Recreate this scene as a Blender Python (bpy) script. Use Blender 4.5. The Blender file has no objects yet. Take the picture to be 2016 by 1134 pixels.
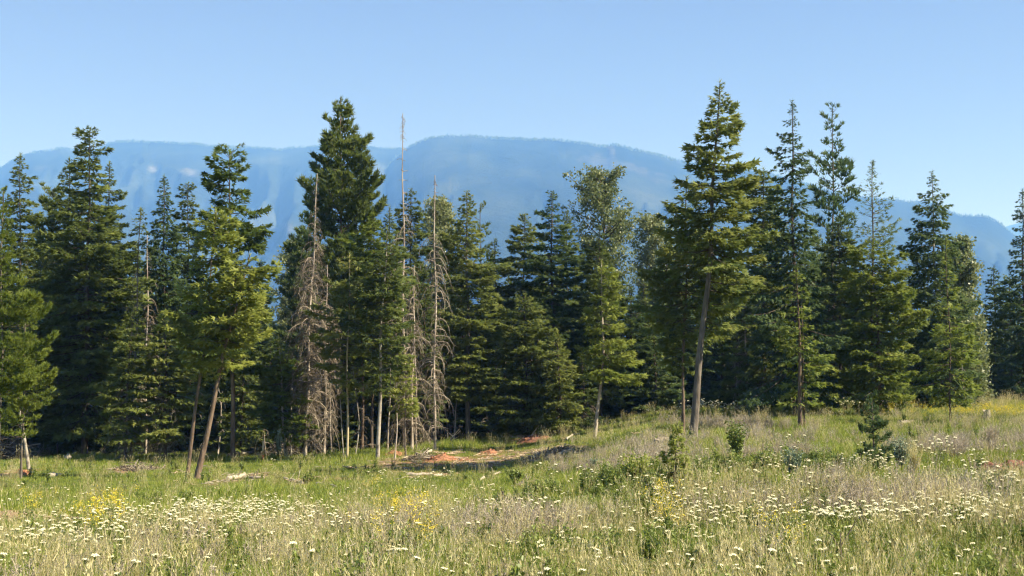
import bpy, math, random, time
import numpy as np
from mathutils import Vector
T00 = time.time()
random.seed(7)
RG = np.random.default_rng(11)
S = bpy.context.scene
COL = S.collection
# ---------------------------------------------------------------- camera, sky, sun, exposure
F = 2770.0
EYE = 0.0                                     # eye level is z = 0; the ground lies below
PITCH = math.radians(4.0)
cam = bpy.data.objects.new('camera', bpy.data.cameras.new('camera'))
COL.objects.link(cam)
cam.location = (0, 0, EYE)
cam.rotation_euler = (math.radians(90) + PITCH, 0, 0)
cam.data.sensor_width = 36.0
cam.data.lens = 36.0 * F / 2016.0
cam.data.clip_start = 0.1
cam.data.clip_end = 60000
S.camera = cam
SUN_EL, SUN_AZ = math.radians(41), math.radians(90 + 16)   # azimuth clockwise from +Y (view direction)
world = bpy.data.worlds.new('World')
S.world = world
world.use_nodes = True
wn = world.node_tree.nodes
sky = wn.new('ShaderNodeTexSky')
sky.sky_type = 'NISHITA'
sky.sun_disc = False
sky.sun_elevation = SUN_EL
sky.sun_rotation = SUN_AZ
sky.altitude = 700
sky.air_density = 1.0
sky.dust_density = 0.1
sky.ozone_density = 2.5
bg = wn['Background']
bg.inputs['Strength'].default_value = 0.09
tn = wn.new('ShaderNodeMix'); tn.data_type = 'RGBA'; tn.blend_type = 'MULTIPLY'; tn.inputs[0].default_value = 1.0
tn.inputs[7].default_value = (0.585, 0.475, 0.50, 1)   # one even tint: deeper blue air than the model's
world.node_tree.links.new(sky.outputs[0], tn.inputs[6]); world.node_tree.links.new(tn.outputs[2], bg.inputs['Color'])
sl = bpy.data.lights.new('sun', 'SUN')
sl.energy = 5.0
sl.angle = math.radians(0.55)
sl.color = (1.0, 0.95, 0.85)
sun = bpy.data.objects.new('sun', sl)
COL.objects.link(sun)
sd = Vector((math.sin(SUN_AZ) * math.cos(SUN_EL), math.cos(SUN_AZ) * math.cos(SUN_EL), math.sin(SUN_EL)))
sun.rotation_euler = sd.to_track_quat('Z', 'Y').to_euler()
S.view_settings.view_transform = 'Standard'
S.view_settings.look = 'None'
S.view_settings.exposure = 1.38
S.view_settings.gamma = 1.0
S.view_settings.use_curve_mapping = False
S.render.engine = 'CYCLES'
cy = S.cycles
cy.max_bounces = 5
cy.diffuse_bounces = 4
cy.glossy_bounces = 1
cy.transmission_bounces = 3
cy.transparent_max_bounces = 8
cy.volume_bounces = 2
cy.use_denoising = True
try:
    cy.denoiser = 'OPENIMAGEDENOISE'
    cy.denoising_input_passes = 'RGB_ALBEDO_NORMAL'
except Exception:
    pass
cy.filter_width = 1.3
HAZE_DENSITY = 1.48e-4
HAZE_COLOR = (0.17, 0.40, 1.0)
CP, SP = math.cos(PITCH), math.sin(PITCH)
def ray(px, py):
    u = (px - 1008) / F; v = (567 - py) / F
    return np.array([u, CP - v * SP, SP + v * CP])
def at(px, py, Y):
    d = ray(px, py)
    return d * (Y / d[1])
# ---------------------------------------------------------------- numpy value noise
def hsh(ix, iy, s):
    h = (ix.astype(np.int64) * 374761393 + iy.astype(np.int64) * 668265263 + s * 982451653) & 0xFFFFFFFF
    h = ((h ^ (h >> 13)) * 1274126177) & 0xFFFFFFFF
    return ((h ^ (h >> 16)) & 0xFFFF) / 65535.0
def vnoise(x, y, s=0):
    x = np.asarray(x, float); y = np.asarray(y, float)
    ix = np.floor(x); iy = np.floor(y)
    fx = x - ix; fy = y - iy
    fx = fx * fx * (3 - 2 * fx); fy = fy * fy * (3 - 2 * fy)
    a = hsh(ix, iy, s); b = hsh(ix + 1, iy, s); c = hsh(ix, iy + 1, s); d = hsh(ix + 1, iy + 1, s)
    return (a * (1 - fx) + b * fx) * (1 - fy) + (c * (1 - fx) + d * fx) * fy
def fbm(x, y, s=0, o=4):
    t = 0; a = 0.5; n = 0
    for i in range(o):
        t = t + a * vnoise(x * 2 ** i, y * 2 ** i, s + i * 17); n += a; a *= 0.5
    return t / n
# ---------------------------------------------------------------- terrain
TY = np.array([0, 8, 15, 22, 30, 40, 58, 75, 90, 110, 160, 300, 900, 3000, 14000.])
TP = np.array([-400, 0, 500, 950, 1150, 1300, 1600, 2016, 2500.])
TD = np.array([
    [1.7] * 9,
    [1.95, 1.9, 1.9, 1.9, 1.85, 1.85, 1.85, 1.85, 1.85],
    [2.25, 2.2, 2.2, 2.15, 2.1, 2.1, 2.1, 2.1, 2.1],
    [2.7, 2.6, 2.6, 2.5, 2.4, 2.3, 2.2, 2.15, 2.1],
    [3.1, 3.0, 3.05, 2.95, 2.65, 2.3, 2.2, 2.05, 2.0],
    [3.5, 3.4, 3.4, 3.3, 2.85, 2.3, 2.1, 2.0, 1.9],
    [3.8, 3.75, 3.8, 3.6, 3.0, 2.15, 1.95, 1.85, 1.8],
    [3.9, 3.9, 3.85, 3.35, 2.7, 1.95, 1.65, 1.6, 1.5],
    [4.1, 4.1, 4.0, 3.2, 2.5, 1.85, 1.35, 1.15, 1.0],
    [4.3, 4.3, 4.1, 3.4, 2.6, 1.9, 1.3, 1.0, 0.9],
    [5.0, 5.0, 4.5, 3.8, 3.2, 2.6, 2.0, 1.6, 1.5],
    [8] * 9, [22] * 9, [60] * 9, [60] * 9])
def gz(x, y):
    x = np.asarray(x, float); y = np.asarray(y, float)
    r = np.hypot(x, y)
    th = np.clip(np.arctan2(x, y), -math.radians(35), math.radians(35))
    px = np.clip(1008 + F * np.tan(th), TP[0], TP[-1] - .01)
    ye = np.clip(r * np.cos(th), 0, TY[-1] - 1)
    j = np.clip(np.searchsorted(TP, px, 'right') - 1, 0, len(TP) - 2)
    i = np.clip(np.searchsorted(TY, ye, 'right') - 1, 0, len(TY) - 2)
    fx = (px - TP[j]) / (TP[j + 1] - TP[j]); fy = (ye - TY[i]) / (TY[i + 1] - TY[i])
    fx = fx * fx * (3 - 2 * fx) * .5 + fx * .5
    d = (TD[i, j] * (1 - fx) + TD[i, j + 1] * fx) * (1 - fy) + (TD[i + 1, j] * (1 - fx) + TD[i + 1, j + 1] * fx) * fy
    n = (fbm(x / 6 + 50, y / 6 + 50, 3, 3) - .5) * .42 + (vnoise(x / 1.3, y / 1.3, 9) - .5) * .07
    far = np.clip((r - 150) / 600, 0, 1)
    n = n * np.clip(r / 12, 0.2, 1) + far * (fbm(x / 260, y / 260, 5, 3) - .5) * 14
    return -d + n
def ground(px, py):
    d = ray(px, py)
    t = np.arange(4, 240, 0.15)
    p = d[None] * t[:, None]
    h = gz(p[:, 0], p[:, 1])
    k = np.argmax(p[:, 2] < h)
    if p[k, 2] >= h[k]: k = len(t) - 1
    return np.array([p[k, 0], p[k, 1], h[k]])
# ---------------------------------------------------------------- mesh helper
class Geo:
    def __init__(s): s.V = []; s.T = []; s.M = []; s.C = []; s.n = 0
    def add(s, V, T, m=0, c=0.5):
        V = np.asarray(V, np.float32).reshape(-1, 3); T = np.asarray(T, np.int32).reshape(-1, 3)
        if len(V) == 0: return
        s.V.append(V); s.T.append(T + s.n); s.M.append(np.full(len(T), m, np.int32))
        c = np.asarray(c, np.float32)
        s.C.append(np.full(len(V), float(c), np.float32) if c.ndim == 0 else c.reshape(-1)); s.n += len(V)
    def mesh(s, name, mats, smooth=False, xf=None):
        V = np.concatenate(s.V); T = np.concatenate(s.T); M = np.concatenate(s.M); C = np.concatenate(s.C)
        me = bpy.data.meshes.new(name)
        me.vertices.add(len(V)); me.vertices.foreach_set('co', V.ravel())
        me.loops.add(len(T) * 3); me.loops.foreach_set('vertex_index', T.ravel())
        me.polygons.add(len(T))
        me.polygons.foreach_set('loop_start', np.arange(0, len(T) * 3, 3, dtype=np.int32))
        me.polygons.foreach_set('material_index', M)
        if smooth: me.polygons.foreach_set('use_smooth', np.ones(len(T), bool))
        for m in mats: me.materials.append(m)
        a = me.attributes.new('tint', 'FLOAT', 'POINT'); a.data.foreach_set('value', C)
        me.update(calc_edges=True)
        global NTRI
        NTRI += len(T)
        return me
NTRI = 0
def obj(name, me, parent=None, loc=None, link=True):
    o = bpy.data.objects.new(name, me)
    if link: COL.objects.link(o)
    if parent: o.parent = parent
    if loc is not None: o.location = loc
    return o
def tag(o, label=None, cat=None, group=None, kind=None):
    if label: o['label'] = label
    if cat: o['category'] = cat
    if group: o['group'] = group
    if kind: o['kind'] = kind
    return o
def nrm(a): return a / np.maximum(np.linalg.norm(a, axis=-1, keepdims=True), 1e-9)
def tubes(P, R, k=3):
    P = np.asarray(P, float); R = np.asarray(R, float)
    if P.ndim == 2: P = P[None]; R = R[None]
    B, n, _ = P.shape
    Tn = nrm(np.gradient(P, axis=1))
    ref = np.where(np.abs(Tn[..., 2:3]) > .9, np.array([1., 0, 0]), np.array([0, 0, 1.]))
    N1 = nrm(np.cross(Tn, ref)); N2 = np.cross(Tn, N1)
    ph = np.arange(k) * 2 * math.pi / k
    V = P[:, :, None] + R[:, :, None, None] * (np.cos(ph)[None, None, :, None] * N1[:, :, None] + np.sin(ph)[None, None, :, None] * N2[:, :, None])
    i, j = np.meshgrid(np.arange(n - 1), np.arange(k), indexing='ij')
    a = (i * k + j).ravel(); b = (i * k + (j + 1) % k).ravel(); c = a + k; d = b + k
    t = np.concatenate([np.stack([a, b, d], 1), np.stack([a, d, c], 1)])
    T = (t[None] + (np.arange(B) * n * k)[:, None, None]).reshape(-1, 3)
    return V.reshape(-1, 3), T
# spray templates: triangles given in (along, side, up), unit length
def fan(n, spread, w, cone=False, drop=0.0):
    V = []
    for i in range(n):
        if cone:
            a = 2.4 * i; el = spread * (0.25 + 0.75 * (i / max(n - 1, 1)))
            d = np.array([math.cos(el), math.sin(el) * math.cos(a), math.sin(el) * math.sin(a)])
            s = np.cross(d, [0.3, .2, 1.]); s /= np.linalg.norm(s)
            b = np.array([.1 * i / n, 0, 0]); l = 1 - .25 * (i / n)
        else:
            a = 0 if i == 0 else spread * (1 if i % 2 else -1) * (0.7 + .3 * ((i + 1) // 2) / (n / 2))
            d = np.array([math.cos(a), math.sin(a), 0.]); s = np.array([-math.sin(a), math.cos(a), 0.25])
            b = np.array([0 if i == 0 else .55 - .42 * ((i + 1) // 2) / (n / 2), 0, 0]); l = 1 if i == 0 else .62
        d = d - np.array([0, 0, drop * (i % 3) * .3])
        V += [b - s * w * .5, b + s * w * .5, b + d * l]
    return np.array(V)
TPL = {'flat': fan(3, 0.8, .30), 'flat2': fan(3, .95, .30, drop=.2), 'tuft': fan(4, 0.95, .27, True), 'sparse': fan(3, .9, .2), 'far': fan(4, .7, .36)}
def sprays(g, P, D, U, L, tpl, m, tint, wid=1.0):
    Tm = TPL[tpl]; n = len(P)
    if n == 0: return
    D = nrm(D); Sd = nrm(np.cross(U, D)); Un = np.cross(D, Sd)
    V = P[:, None] + L[:, None, None] * (Tm[None, :, 0:1] * D[:, None] + wid * Tm[None, :, 1:2] * Sd[:, None] + wid * Tm[None, :, 2:3] * Un[:, None])
    nt = len(Tm) // 3
    T = np.arange(n * nt * 3).reshape(-1, 3)
    g.add(V, T, m, np.repeat(tint, nt * 3))
# ---------------------------------------------------------------- materials
def mat(name):
    m = bpy.data.materials.new(name); m.use_nodes = True
    nt = m.node_tree; nt.nodes.clear()
    return m, nt.nodes, nt.links
def ramp(N, stops):
    r = N.new('ShaderNodeValToRGB'); e = r.color_ramp.elements
    e[0].position = stops[0][0]; e[0].color = (*stops[0][1], 1)
    e[1].position = stops[-1][0]; e[1].color = (*stops[-1][1], 1)
    for p, c in stops[1:-1]:
        x = e.new(p); x.color = (*c, 1)
    return r
def m_leaf(name, stops, trans=.48, rnd=.35, rough=.6, spec=.25):
    m, N, L = mat(name)
    out = N.new('ShaderNodeOutputMaterial'); at_ = N.new('ShaderNodeAttribute'); at_.attribute_name = 'tint'
    oi = N.new('ShaderNodeObjectInfo')
    a = N.new('ShaderNodeMath'); a.operation = 'MULTIPLY_ADD'; a.inputs[1].default_value = rnd; L.new(oi.outputs['Random'], a.inputs[0])
    b = N.new('ShaderNodeMath'); b.operation = 'SUBTRACT'; b.inputs[1].default_value = rnd / 2; L.new(at_.outputs['Fac'], b.inputs[0]); L.new(b.outputs[0], a.inputs[2])
    r = ramp(N, stops); L.new(a.outputs[0], r.inputs[0])
    p = N.new('ShaderNodeBsdfPrincipled'); p.inputs['Roughness'].default_value = rough
    p.inputs['Specular IOR Level'].default_value = spec
    L.new(r.outputs[0], p.inputs['Base Color'])
    if trans > 0:
        t = N.new('ShaderNodeBsdfTranslucent'); L.new(r.outputs[0], t.inputs[0])
        mx = N.new('ShaderNodeMixShader'); mx.inputs[0].default_value = trans
        L.new(p.outputs[0], mx.inputs[1]); L.new(t.outputs[0], mx.inputs[2]); L.new(mx.outputs[0], out.inputs[0])
    else: L.new(p.outputs[0], out.inputs[0])
    return m
def m_rough(name, stops, scale=(8, 8, 2), bump=.4, rough=.9, det=6, dist=.02):
    m, N, L = mat(name)
    out = N.new('ShaderNodeOutputMaterial'); tc = N.new('ShaderNodeTexCoord'); mp = N.new('ShaderNodeMapping')
    mp.inputs['Scale'].default_value = scale; L.new(tc.outputs['Object'], mp.inputs[0])
    no = N.new('ShaderNodeTexNoise'); no.inputs['Scale'].default_value = 1; no.inputs['Detail'].default_value = det; no.inputs['Roughness'].default_value = .65
    L.new(mp.outputs[0], no.inputs['Vector'])
    r = ramp(N, stops); L.new(no.outputs['Fac'], r.inputs[0])
    p = N.new('ShaderNodeBsdfPrincipled'); p.inputs['Roughness'].default_value = rough; p.inputs['Specular IOR Level'].default_value = .2
    L.new(r.outputs[0], p.inputs['Base Color'])
    bp = N.new('ShaderNodeBump'); bp.inputs['Strength'].default_value = bump; bp.inputs['Distance'].default_value = dist
    L.new(no.outputs['Fac'], bp.inputs['Height']); L.new(bp.outputs[0], p.inputs['Normal'])
    L.new(p.outputs[0], out.inputs[0])
    return m
M = {}
M['fir'] = m_leaf('fir_needles', [(0, (.042, .062, .018)), (.35, (.108, .145, .035)), (.7, (.19, .225, .053)), (1, (.27, .285, .078))])
M['dfir'] = m_leaf('bright_fir_needles', [(0, (.045, .072, .015)), (.35, (.12, .168, .028)), (.7, (.22, .26, .046)), (1, (.30, .325, .075))])
M['blue'] = m_leaf('dark_spruce_needles', [(0, (.032, .058, .022)), (.4, (.083, .128, .04)), (.75, (.15, .195, .062)), (1, (.22, .25, .085))])
M['lime'] = m_leaf('lime_pine_needles', [(0, (.05, .08, .014)), (.4, (.135, .18, .028)), (.75, (.23, .275, .048)), (1, (.31, .345, .085))])
M['pale'] = m_leaf('pale_larch_needles', [(0, (.03, .06, .025)), (.4, (.085, .135, .05)), (.75, (.15, .2, .075)), (1, (.2, .25, .11))])
M['leaf'] = m_leaf('cottonwood_leaves', [(0, (.07, .10, .04)), (.4, (.17, .205, .08)), (.75, (.28, .30, .13)), (1, (.40, .41, .22))], rough=.4, spec=.5)
M['brown'] = m_leaf('dead_twigs', [(0, (.075, .06, .045)), (.5, (.19, .152, .11)), (1, (.36, .31, .235))], trans=0)
M['twig'] = m_rough('live_twig_bark', [(.3, (.05, .035, .025)), (.7, (.13, .1, .075))])
M['bark_red'] = m_rough('reddish_bark', [(.3, (.05, .035, .026)), (.5, (.14, .10, .072)), (.75, (.29, .21, .145))], (7, 7, 1.6), .9, dist=.05)
M['bark_grey'] = m_rough('grey_bark', [(.3, (.045, .038, .032)), (.5, (.13, .108, .088)), (.75, (.25, .215, .175))], (7, 7, 1.6), .9, dist=.05)
M['bark_dark'] = m_rough('dark_bark', [(.3, (.035, .028, .022)), (.7, (.13, .1, .08))], (7, 7, 1.6), .8, dist=.04)
M['bark_pale'] = m_rough('pale_blotched_bark', [(.36, (.08, .07, .058)), (.47, (.27, .24, .195)), (.7, (.46, .42, .35))], (3, 3, 2.2), .4, det=4)
M['bark_yellow'] = m_rough('yellow_smooth_bark', [(.3, (.3, .24, .14)), (.7, (.52, .44, .28))], (3, 3, 2.2), .3, det=4)
M['snag'] = m_rough('weathered_snag_wood', [(.3, (.17, .13, .10)), (.5, (.36, .3, .24)), (.7, (.56, .5, .42))], (6, 6, 1.2), .6)
M['log'] = m_rough('bleached_wood', [(.3, (.2, .165, .12)), (.5, (.38, .33, .255)), (.7, (.56, .51, .42))], (4, 4, 4), .4)
M['log_grey'] = m_rough('grey_wood', [(.3, (.12, .1, .08)), (.5, (.28, .24, .19)), (.7, (.44, .38, .3))], (4, 4, 4), .4)
M['soil_red'] = m_rough('orange_soil', [(.3, (.10, .045, .025)), (.5, (.26, .115, .06)), (.75, (.43, .22, .125))], (3, 3, 3), .7, dist=.08)
M['soil_brown'] = m_rough('red_brown_soil', [(.3, (.09, .04, .025)), (.5, (.2, .09, .055)), (.75, (.32, .18, .12))], (4, 4, 4), .7, dist=.08)
M['stake'] = m_rough('lath_wood', [(.3, (.42, .3, .16)), (.7, (.62, .48, .3))], (20, 20, 3), .1)
M['orange'] = m_rough('orange_marker_paint', [(.3, (.6, .15, .04)), (.7, (.75, .22, .07))], (9, 9, 9), .1)
# ---------------------------------------------------------------- ground sheet
def interp_patches():
    # (name, px, py, half width px, half height px, strength): real bare or worn spots of the field, kept as world ellipses
    src = [('soil', 20, 1012, 75, 16, 1.0), ('soil', 130, 1030, 60, 12, .7), ('red', 865, 908, 55, 16, 1.1), ('soil', 850, 915, 120, 13, .9), ('soil', 780, 905, 60, 8, .8), ('soil', 840, 938, 50, 5, .7),
           ('soil', 1040, 896, 110, 16, 1.0), ('red', 965, 893, 30, 9, .8), ('red', 1050, 862, 45, 9, .8), ('red', 775, 893, 40, 8, .7),
           ('soil', 470, 945, 60, 12, .6), ('soil', 600, 955, 60, 9, .6), ('soil', 1040, 960, 50, 9, .7), ('soil', 265, 925, 40, 7, .8),
           ('red', 1980, 930, 62, 14, 1.1), ('soil', 1985, 948, 55, 8, .8), ('soil', 1200, 1115, 70, 18, .7), ('red', 45, 928, 30, 10, .8), ('soil', 950, 912, 110, 14, .7),
           ('soil', 1660, 806, 70, 4, .5), ('dry', 1950, 797, 90, 7, 1.0), ('dry', 1550, 985, 240, 35, .8), ('dry', 1330, 1010, 120, 24, .9),
           ('dry', 600, 1060, 420, 50, .5), ('dry', 1500, 1080, 560, 60, .6)]
    out = []
    for k, px, py, hw, hh, s in src:
        c = ground(px, py); a = ground(px, min(py + hh, 1133)); b = ground(px, py - hh)
        ry = max(.8, min(abs(b[1] - a[1]) / 2, 9)); rx = hw * c[1] / F
        out.append((k, c[0], c[1], rx, ry, s))
    return out
PATCH = interp_patches()
def mask(kind, x, y):
    m = np.zeros_like(np.asarray(x, float))
    w = (fbm(x * .9, y * .9, 77, 3) - .5) * 1.3
    for k, cx, cy_, rx, ry, s in PATCH:
        if k != kind: continue
        d = np.sqrt(((x - cx) / rx) ** 2 + ((y - cy_) / ry) ** 2) + w
        m = np.maximum(m, s * np.clip(1.25 - d, 0, 1) / .6)
    return np.clip(m, 0, 1)
def build_ground():
    rr = [0.0, .6, 1.4, 2.5, 4, 6, 8]
    r = 9.0
    while r < 100: rr.append(r); r += max(.28, r * .007)
    while r < 16000: rr.append(r); r *= 1.06
    rr.append(16000.); rr = np.array(rr)
    th = np.concatenate([np.linspace(-180, -32, 24)[:-1], np.linspace(-32, 32, 230), np.linspace(32, 180, 24)[1:]])
    th = np.radians(th)
    R, A = np.meshgrid(rr, th, indexing='ij')
    X = R * np.sin(A); Y = R * np.cos(A)
    Z = gz(X, Y)
    n, k = R.shape
    V = np.stack([X, Y, Z], -1).reshape(-1, 3)
    i, j = np.meshgrid(np.arange(n - 1), np.arange(k - 1), indexing='ij')
    a = (i * k + j).ravel(); b = a + 1; c = a + k; d = c + 1
    g = Geo(); g.add(V, np.concatenate([np.stack([a, c, d], 1), np.stack([a, d, b], 1)]))
    m, N, L = mat('meadow_ground')
    out = N.new('ShaderNodeOutputMaterial'); tc = N.new('ShaderNodeTexCoord')
    def noise(sc, det=5, ro=.6):
        q = N.new('ShaderNodeTexNoise'); q.inputs['Scale'].default_value = sc; q.inputs['Detail'].default_value = det; q.inputs['Roughness'].default_value = ro
        L.new(tc.outputs['Object'], q.inputs['Vector']); return q
    def mix(f, c1, c2):
        q = N.new('ShaderNodeMix'); q.data_type = 'RGBA'
        L.new(f, q.inputs[0]); L.new(c1, q.inputs[6]); L.new(c2, q.inputs[7]); return q.outputs[2]
    def attr(nm):
        q = N.new('ShaderNodeAttribute'); q.attribute_name = nm; return q.outputs['Fac']
    g1 = ramp(N, [(.3, (.035, .055, .012)), (.5, (.085, .11, .026)), (.7, (.17, .17, .055))]); L.new(noise(2.2).outputs[0], g1.inputs[0])
    dry = ramp(N, [(.3, (.12, .10, .045)), (.5, (.24, .19, .085)), (.7, (.34, .28, .15))]); L.new(noise(5).outputs[0], dry.inputs[0])
    so = ramp(N, [(.3, (.12, .07, .04)), (.5, (.29, .19, .115)), (.68, (.45, .34, .22))]); L.new(noise(4, 8, .7).outputs[0], so.inputs[0])
    rd = ramp(N, [(.3, (.11, .06, .035)), (.5, (.27, .135, .075)), (.7, (.42, .24, .14))]); L.new(noise(4, 8, .7).outputs[0], rd.inputs[0])
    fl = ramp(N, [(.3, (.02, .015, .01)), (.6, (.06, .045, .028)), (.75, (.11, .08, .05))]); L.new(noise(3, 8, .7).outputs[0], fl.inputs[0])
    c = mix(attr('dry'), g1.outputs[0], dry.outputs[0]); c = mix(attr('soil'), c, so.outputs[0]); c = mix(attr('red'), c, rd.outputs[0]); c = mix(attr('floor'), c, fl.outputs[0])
    p = N.new('ShaderNodeBsdfPrincipled'); p.inputs['Roughness'].default_value = .95; p.inputs['Specular IOR Level'].default_value = .1
    L.new(c, p.inputs['Base Color'])
    bp = N.new('ShaderNodeBump'); bp.inputs['Strength'].default_value = .8; bp.inputs['Distance'].default_value = .1
    L.new(noise(6, 8, .75).outputs[0], bp.inputs['Height']); L.new(bp.outputs[0], p.inputs['Normal']); L.new(p.outputs[0], out.inputs[0])
    me = g.mesh('ground', [m], smooth=True)
    x, y = V[:, 0], V[:, 1]
    for k2 in ('soil', 'red', 'dry'):
        at_ = me.attributes.new(k2, 'FLOAT', 'POINT'); at_.data.foreach_set('value', mask(k2, x, y).astype(np.float32))
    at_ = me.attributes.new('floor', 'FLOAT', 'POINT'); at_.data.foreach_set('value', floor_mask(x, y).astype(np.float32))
    tag(obj('ground', me), kind='structure')
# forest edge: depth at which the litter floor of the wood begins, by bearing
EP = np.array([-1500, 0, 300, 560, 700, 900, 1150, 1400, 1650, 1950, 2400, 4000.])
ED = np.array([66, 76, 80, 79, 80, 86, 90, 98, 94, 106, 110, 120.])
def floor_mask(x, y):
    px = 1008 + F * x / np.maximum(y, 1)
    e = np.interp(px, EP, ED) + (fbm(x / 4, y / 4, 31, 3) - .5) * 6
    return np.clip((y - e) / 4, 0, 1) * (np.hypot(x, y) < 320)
build_ground()
# ---------------------------------------------------------------- mountains
def mountain(name, prof, Yc, Yb, px0, px1, seed, amp, scars=(), step=5):
    px = np.arange(px0, px1 + 1, step, dtype=float)
    py = np.interp(px, [p[0] for p in prof], [p[1] for p in prof])
    py = np.convolve(np.pad(py, 1, 'edge'), np.ones(3) / 3, 'valid') + (fbm(px / 22, 0 * px, seed, 4) - .5) * 5
    s = np.concatenate([np.linspace(0, 1, 130), np.linspace(1.01, 1.5, 14)])
    PX, SS = np.meshgrid(px, s, indexing='ij')
    tanx = (PX - 1008) / F
    el = np.tan(np.arctan((567 - py) / F) + PITCH)[:, None] + 0 * SS
    Y = Yb + (Yc - Yb) * SS
    crest = el * Yc
    base = -70.0
    ridge = 1 - np.abs(2 * fbm(PX / 260 + SS * .9 + seed, SS * 1.6 + seed, seed, 4) - 1)
    ridge2 = 1 - np.abs(2 * fbm(PX / 85 - SS * .8, SS * 2.5, seed + 5, 4) - 1)
    g = np.clip(SS, 0, 1) ** .85
    g = np.where(SS > 1, 1 - (SS - 1) * 1.1, g)
    env = np.clip(SS * (1 - SS) * 4, 0, 1) * np.clip((1 - SS) * 5, 0, 1)
    Z = base + (crest - base) * g + (crest - base) * env * ((ridge - .62) * amp + (ridge2 - .6) * amp * .45)
    Z += (fbm(PX / 14, SS * 40, seed + 9, 3) - .5) * 16 * np.clip(SS * 3, 0, 1)
    lim = el * Y - (1 - np.minimum(SS, 1)) * Yc * .05 - 2
    Z = np.where(SS < 1, np.minimum(Z, lim), Z)
    X = tanx * Y
    n, k = X.shape
    V = np.stack([X, Y, Z], -1).reshape(-1, 3)
    i, j = np.meshgrid(np.arange(n - 1), np.arange(k - 1), indexing='ij')
    a = (i * k + j).ravel(); b = a + 1; c = a + k; d = c + 1
    g_ = Geo(); g_.add(V, np.concatenate([np.stack([a, c, d], 1), np.stack([a, d, b], 1)]))
    me = g_.mesh(name, [M['mountain']], smooth=True)
    sc = np.zeros(n * k)
    PYv = 567 - F * np.tan(np.arctan2(V[:, 2], V[:, 1]) - PITCH)
    pxv = PX.ravel()
    w = (fbm(pxv / 12, PYv / 9, 41, 3) - .5) * 1.6
    for (cx, cy_, rx, ry, sl, st) in scars:
        dx = pxv - cx; dy = PYv - cy_ - sl * dx
        sc = np.maximum(sc, .34 * st * np.clip(1.3 - (np.hypot(dx / rx, dy / ry) + w), 0, 1))
    at_ = me.attributes.new('rock', 'FLOAT', 'POINT'); at_.data.foreach_set('value', np.clip(sc, 0, 1).astype(np.float32))
    o = tag(obj(name, me), kind='structure')
    return px, py, Yc
def m_mountain():
    m, N, L = mat('forested_mountain')
    out = N.new('ShaderNodeOutputMaterial'); tc = N.new('ShaderNodeTexCoord')
    def noise(sc, det=8, ro=.65):
        q = N.new('ShaderNodeTexNoise'); q.inputs['Scale'].default_value = sc; q.inputs['Detail'].default_value = det; q.inputs['Roughness'].default_value = ro
        L.new(tc.outputs['Object'], q.inputs['Vector']); return q
    mp = N.new('ShaderNodeMapping'); mp.inputs['Scale'].default_value = (1, .3, .55); L.new(tc.outputs['Object'], mp.inputs[0]); nz = noise(.0028, 10, .6); L.new(mp.outputs[0], nz.inputs['Vector'])
    r1 = ramp(N, [(.36, (.010, .016, .012)), (.5, (.024, .034, .022)), (.60, (.042, .054, .034)), (.75, (.085, .095, .065))]); L.new(nz.outputs[0], r1.inputs[0])
    rk = ramp(N, [(.3, (.16, .16, .12)), (.6, (.42, .38, .32))]); L.new(noise(.02).outputs[0], rk.inputs[0])
    q = N.new('ShaderNodeMix'); q.data_type = 'RGBA'; a = N.new('ShaderNodeAttribute'); a.attribute_name = 'rock'
    L.new(a.outputs['Fac'], q.inputs[0]); L.new(r1.outputs[0], q.inputs[6]); L.new(rk.outputs[0], q.inputs[7])
    p = N.new('ShaderNodeBsdfPrincipled'); p.inputs['Roughness'].default_value = 1; p.inputs['Specular IOR Level'].default_value = 0
    L.new(q.outputs[2], p.inputs['Base Color'])
    bp = N.new('ShaderNodeBump'); bp.inputs['Strength'].default_value = .7; bp.inputs['Distance'].default_value = 25
    L.new(noise(.03, 6, .7).outputs[0], bp.inputs['Height']); L.new(bp.outputs[0], p.inputs['Normal']); L.new(p.outputs[0], out.inputs[0])
    return m
M['mountain'] = m_mountain()
crests = []
crests.append(mountain('mountain_left', [(-700, 330), (-200, 380), (-60, 360), (0, 325), (30, 306), (60, 298), (110, 291), (150, 296), (175, 297), (205, 282), (250, 278), (350, 281), (450, 288), (550, 293), (620, 287), (680, 288), (730, 290), (790, 292), (860, 300), (1000, 345), (1200, 440), (1500, 600), (1700, 700)],
    7600, 3600, -700, 1700, 3, .30, [(296, 333, 9, 9, .4, .9), (368, 340, 20, 7, .15, .9), (300, 352, 6, 4, 0, .5), (563, 447, 14, 6, .3, .8), (75, 330, 14, 6, 0, .3), (740, 330, 40, 12, .3, .25)]))
crests.append(mountain('mountain_centre', [(300, 760), (450, 700), (560, 620), (640, 520), (720, 400), (765, 320), (800, 290), (835, 273), (865, 268), (920, 267), (1000, 273), (1060, 274), (1080, 273), (1140, 281), (1190, 288), (1210, 284), (1240, 291), (1300, 305), (1350, 318), (1420, 328), (1500, 337), (1560, 352), (1640, 376), (1740, 392), (1790, 396), (1850, 400), (1862, 412), (1900, 424), (1950, 425), (1975, 440), (2010, 470), (2060, 490), (2200, 560), (2700, 640)],
    6600, 3300, 300, 2700, 12, .66, [(1175, 318, 40, 13, .25, .4), (1205, 296, 7, 12, 1, .5), (1250, 330, 50, 8, .3, .3), (1300, 355, 30, 7, .2, .25), (885, 372, 3, 22, 0, .22)]))
crests.append(mountain('mountain_far', [(1500, 640), (1800, 500), (1950, 462), (1985, 448), (2016, 438), (2100, 400), (2300, 380), (2700, 420)], 11500, 8200, 1500, 2700, 29, .22, step=10))
print('terrain', time.time() - T00)
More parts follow.
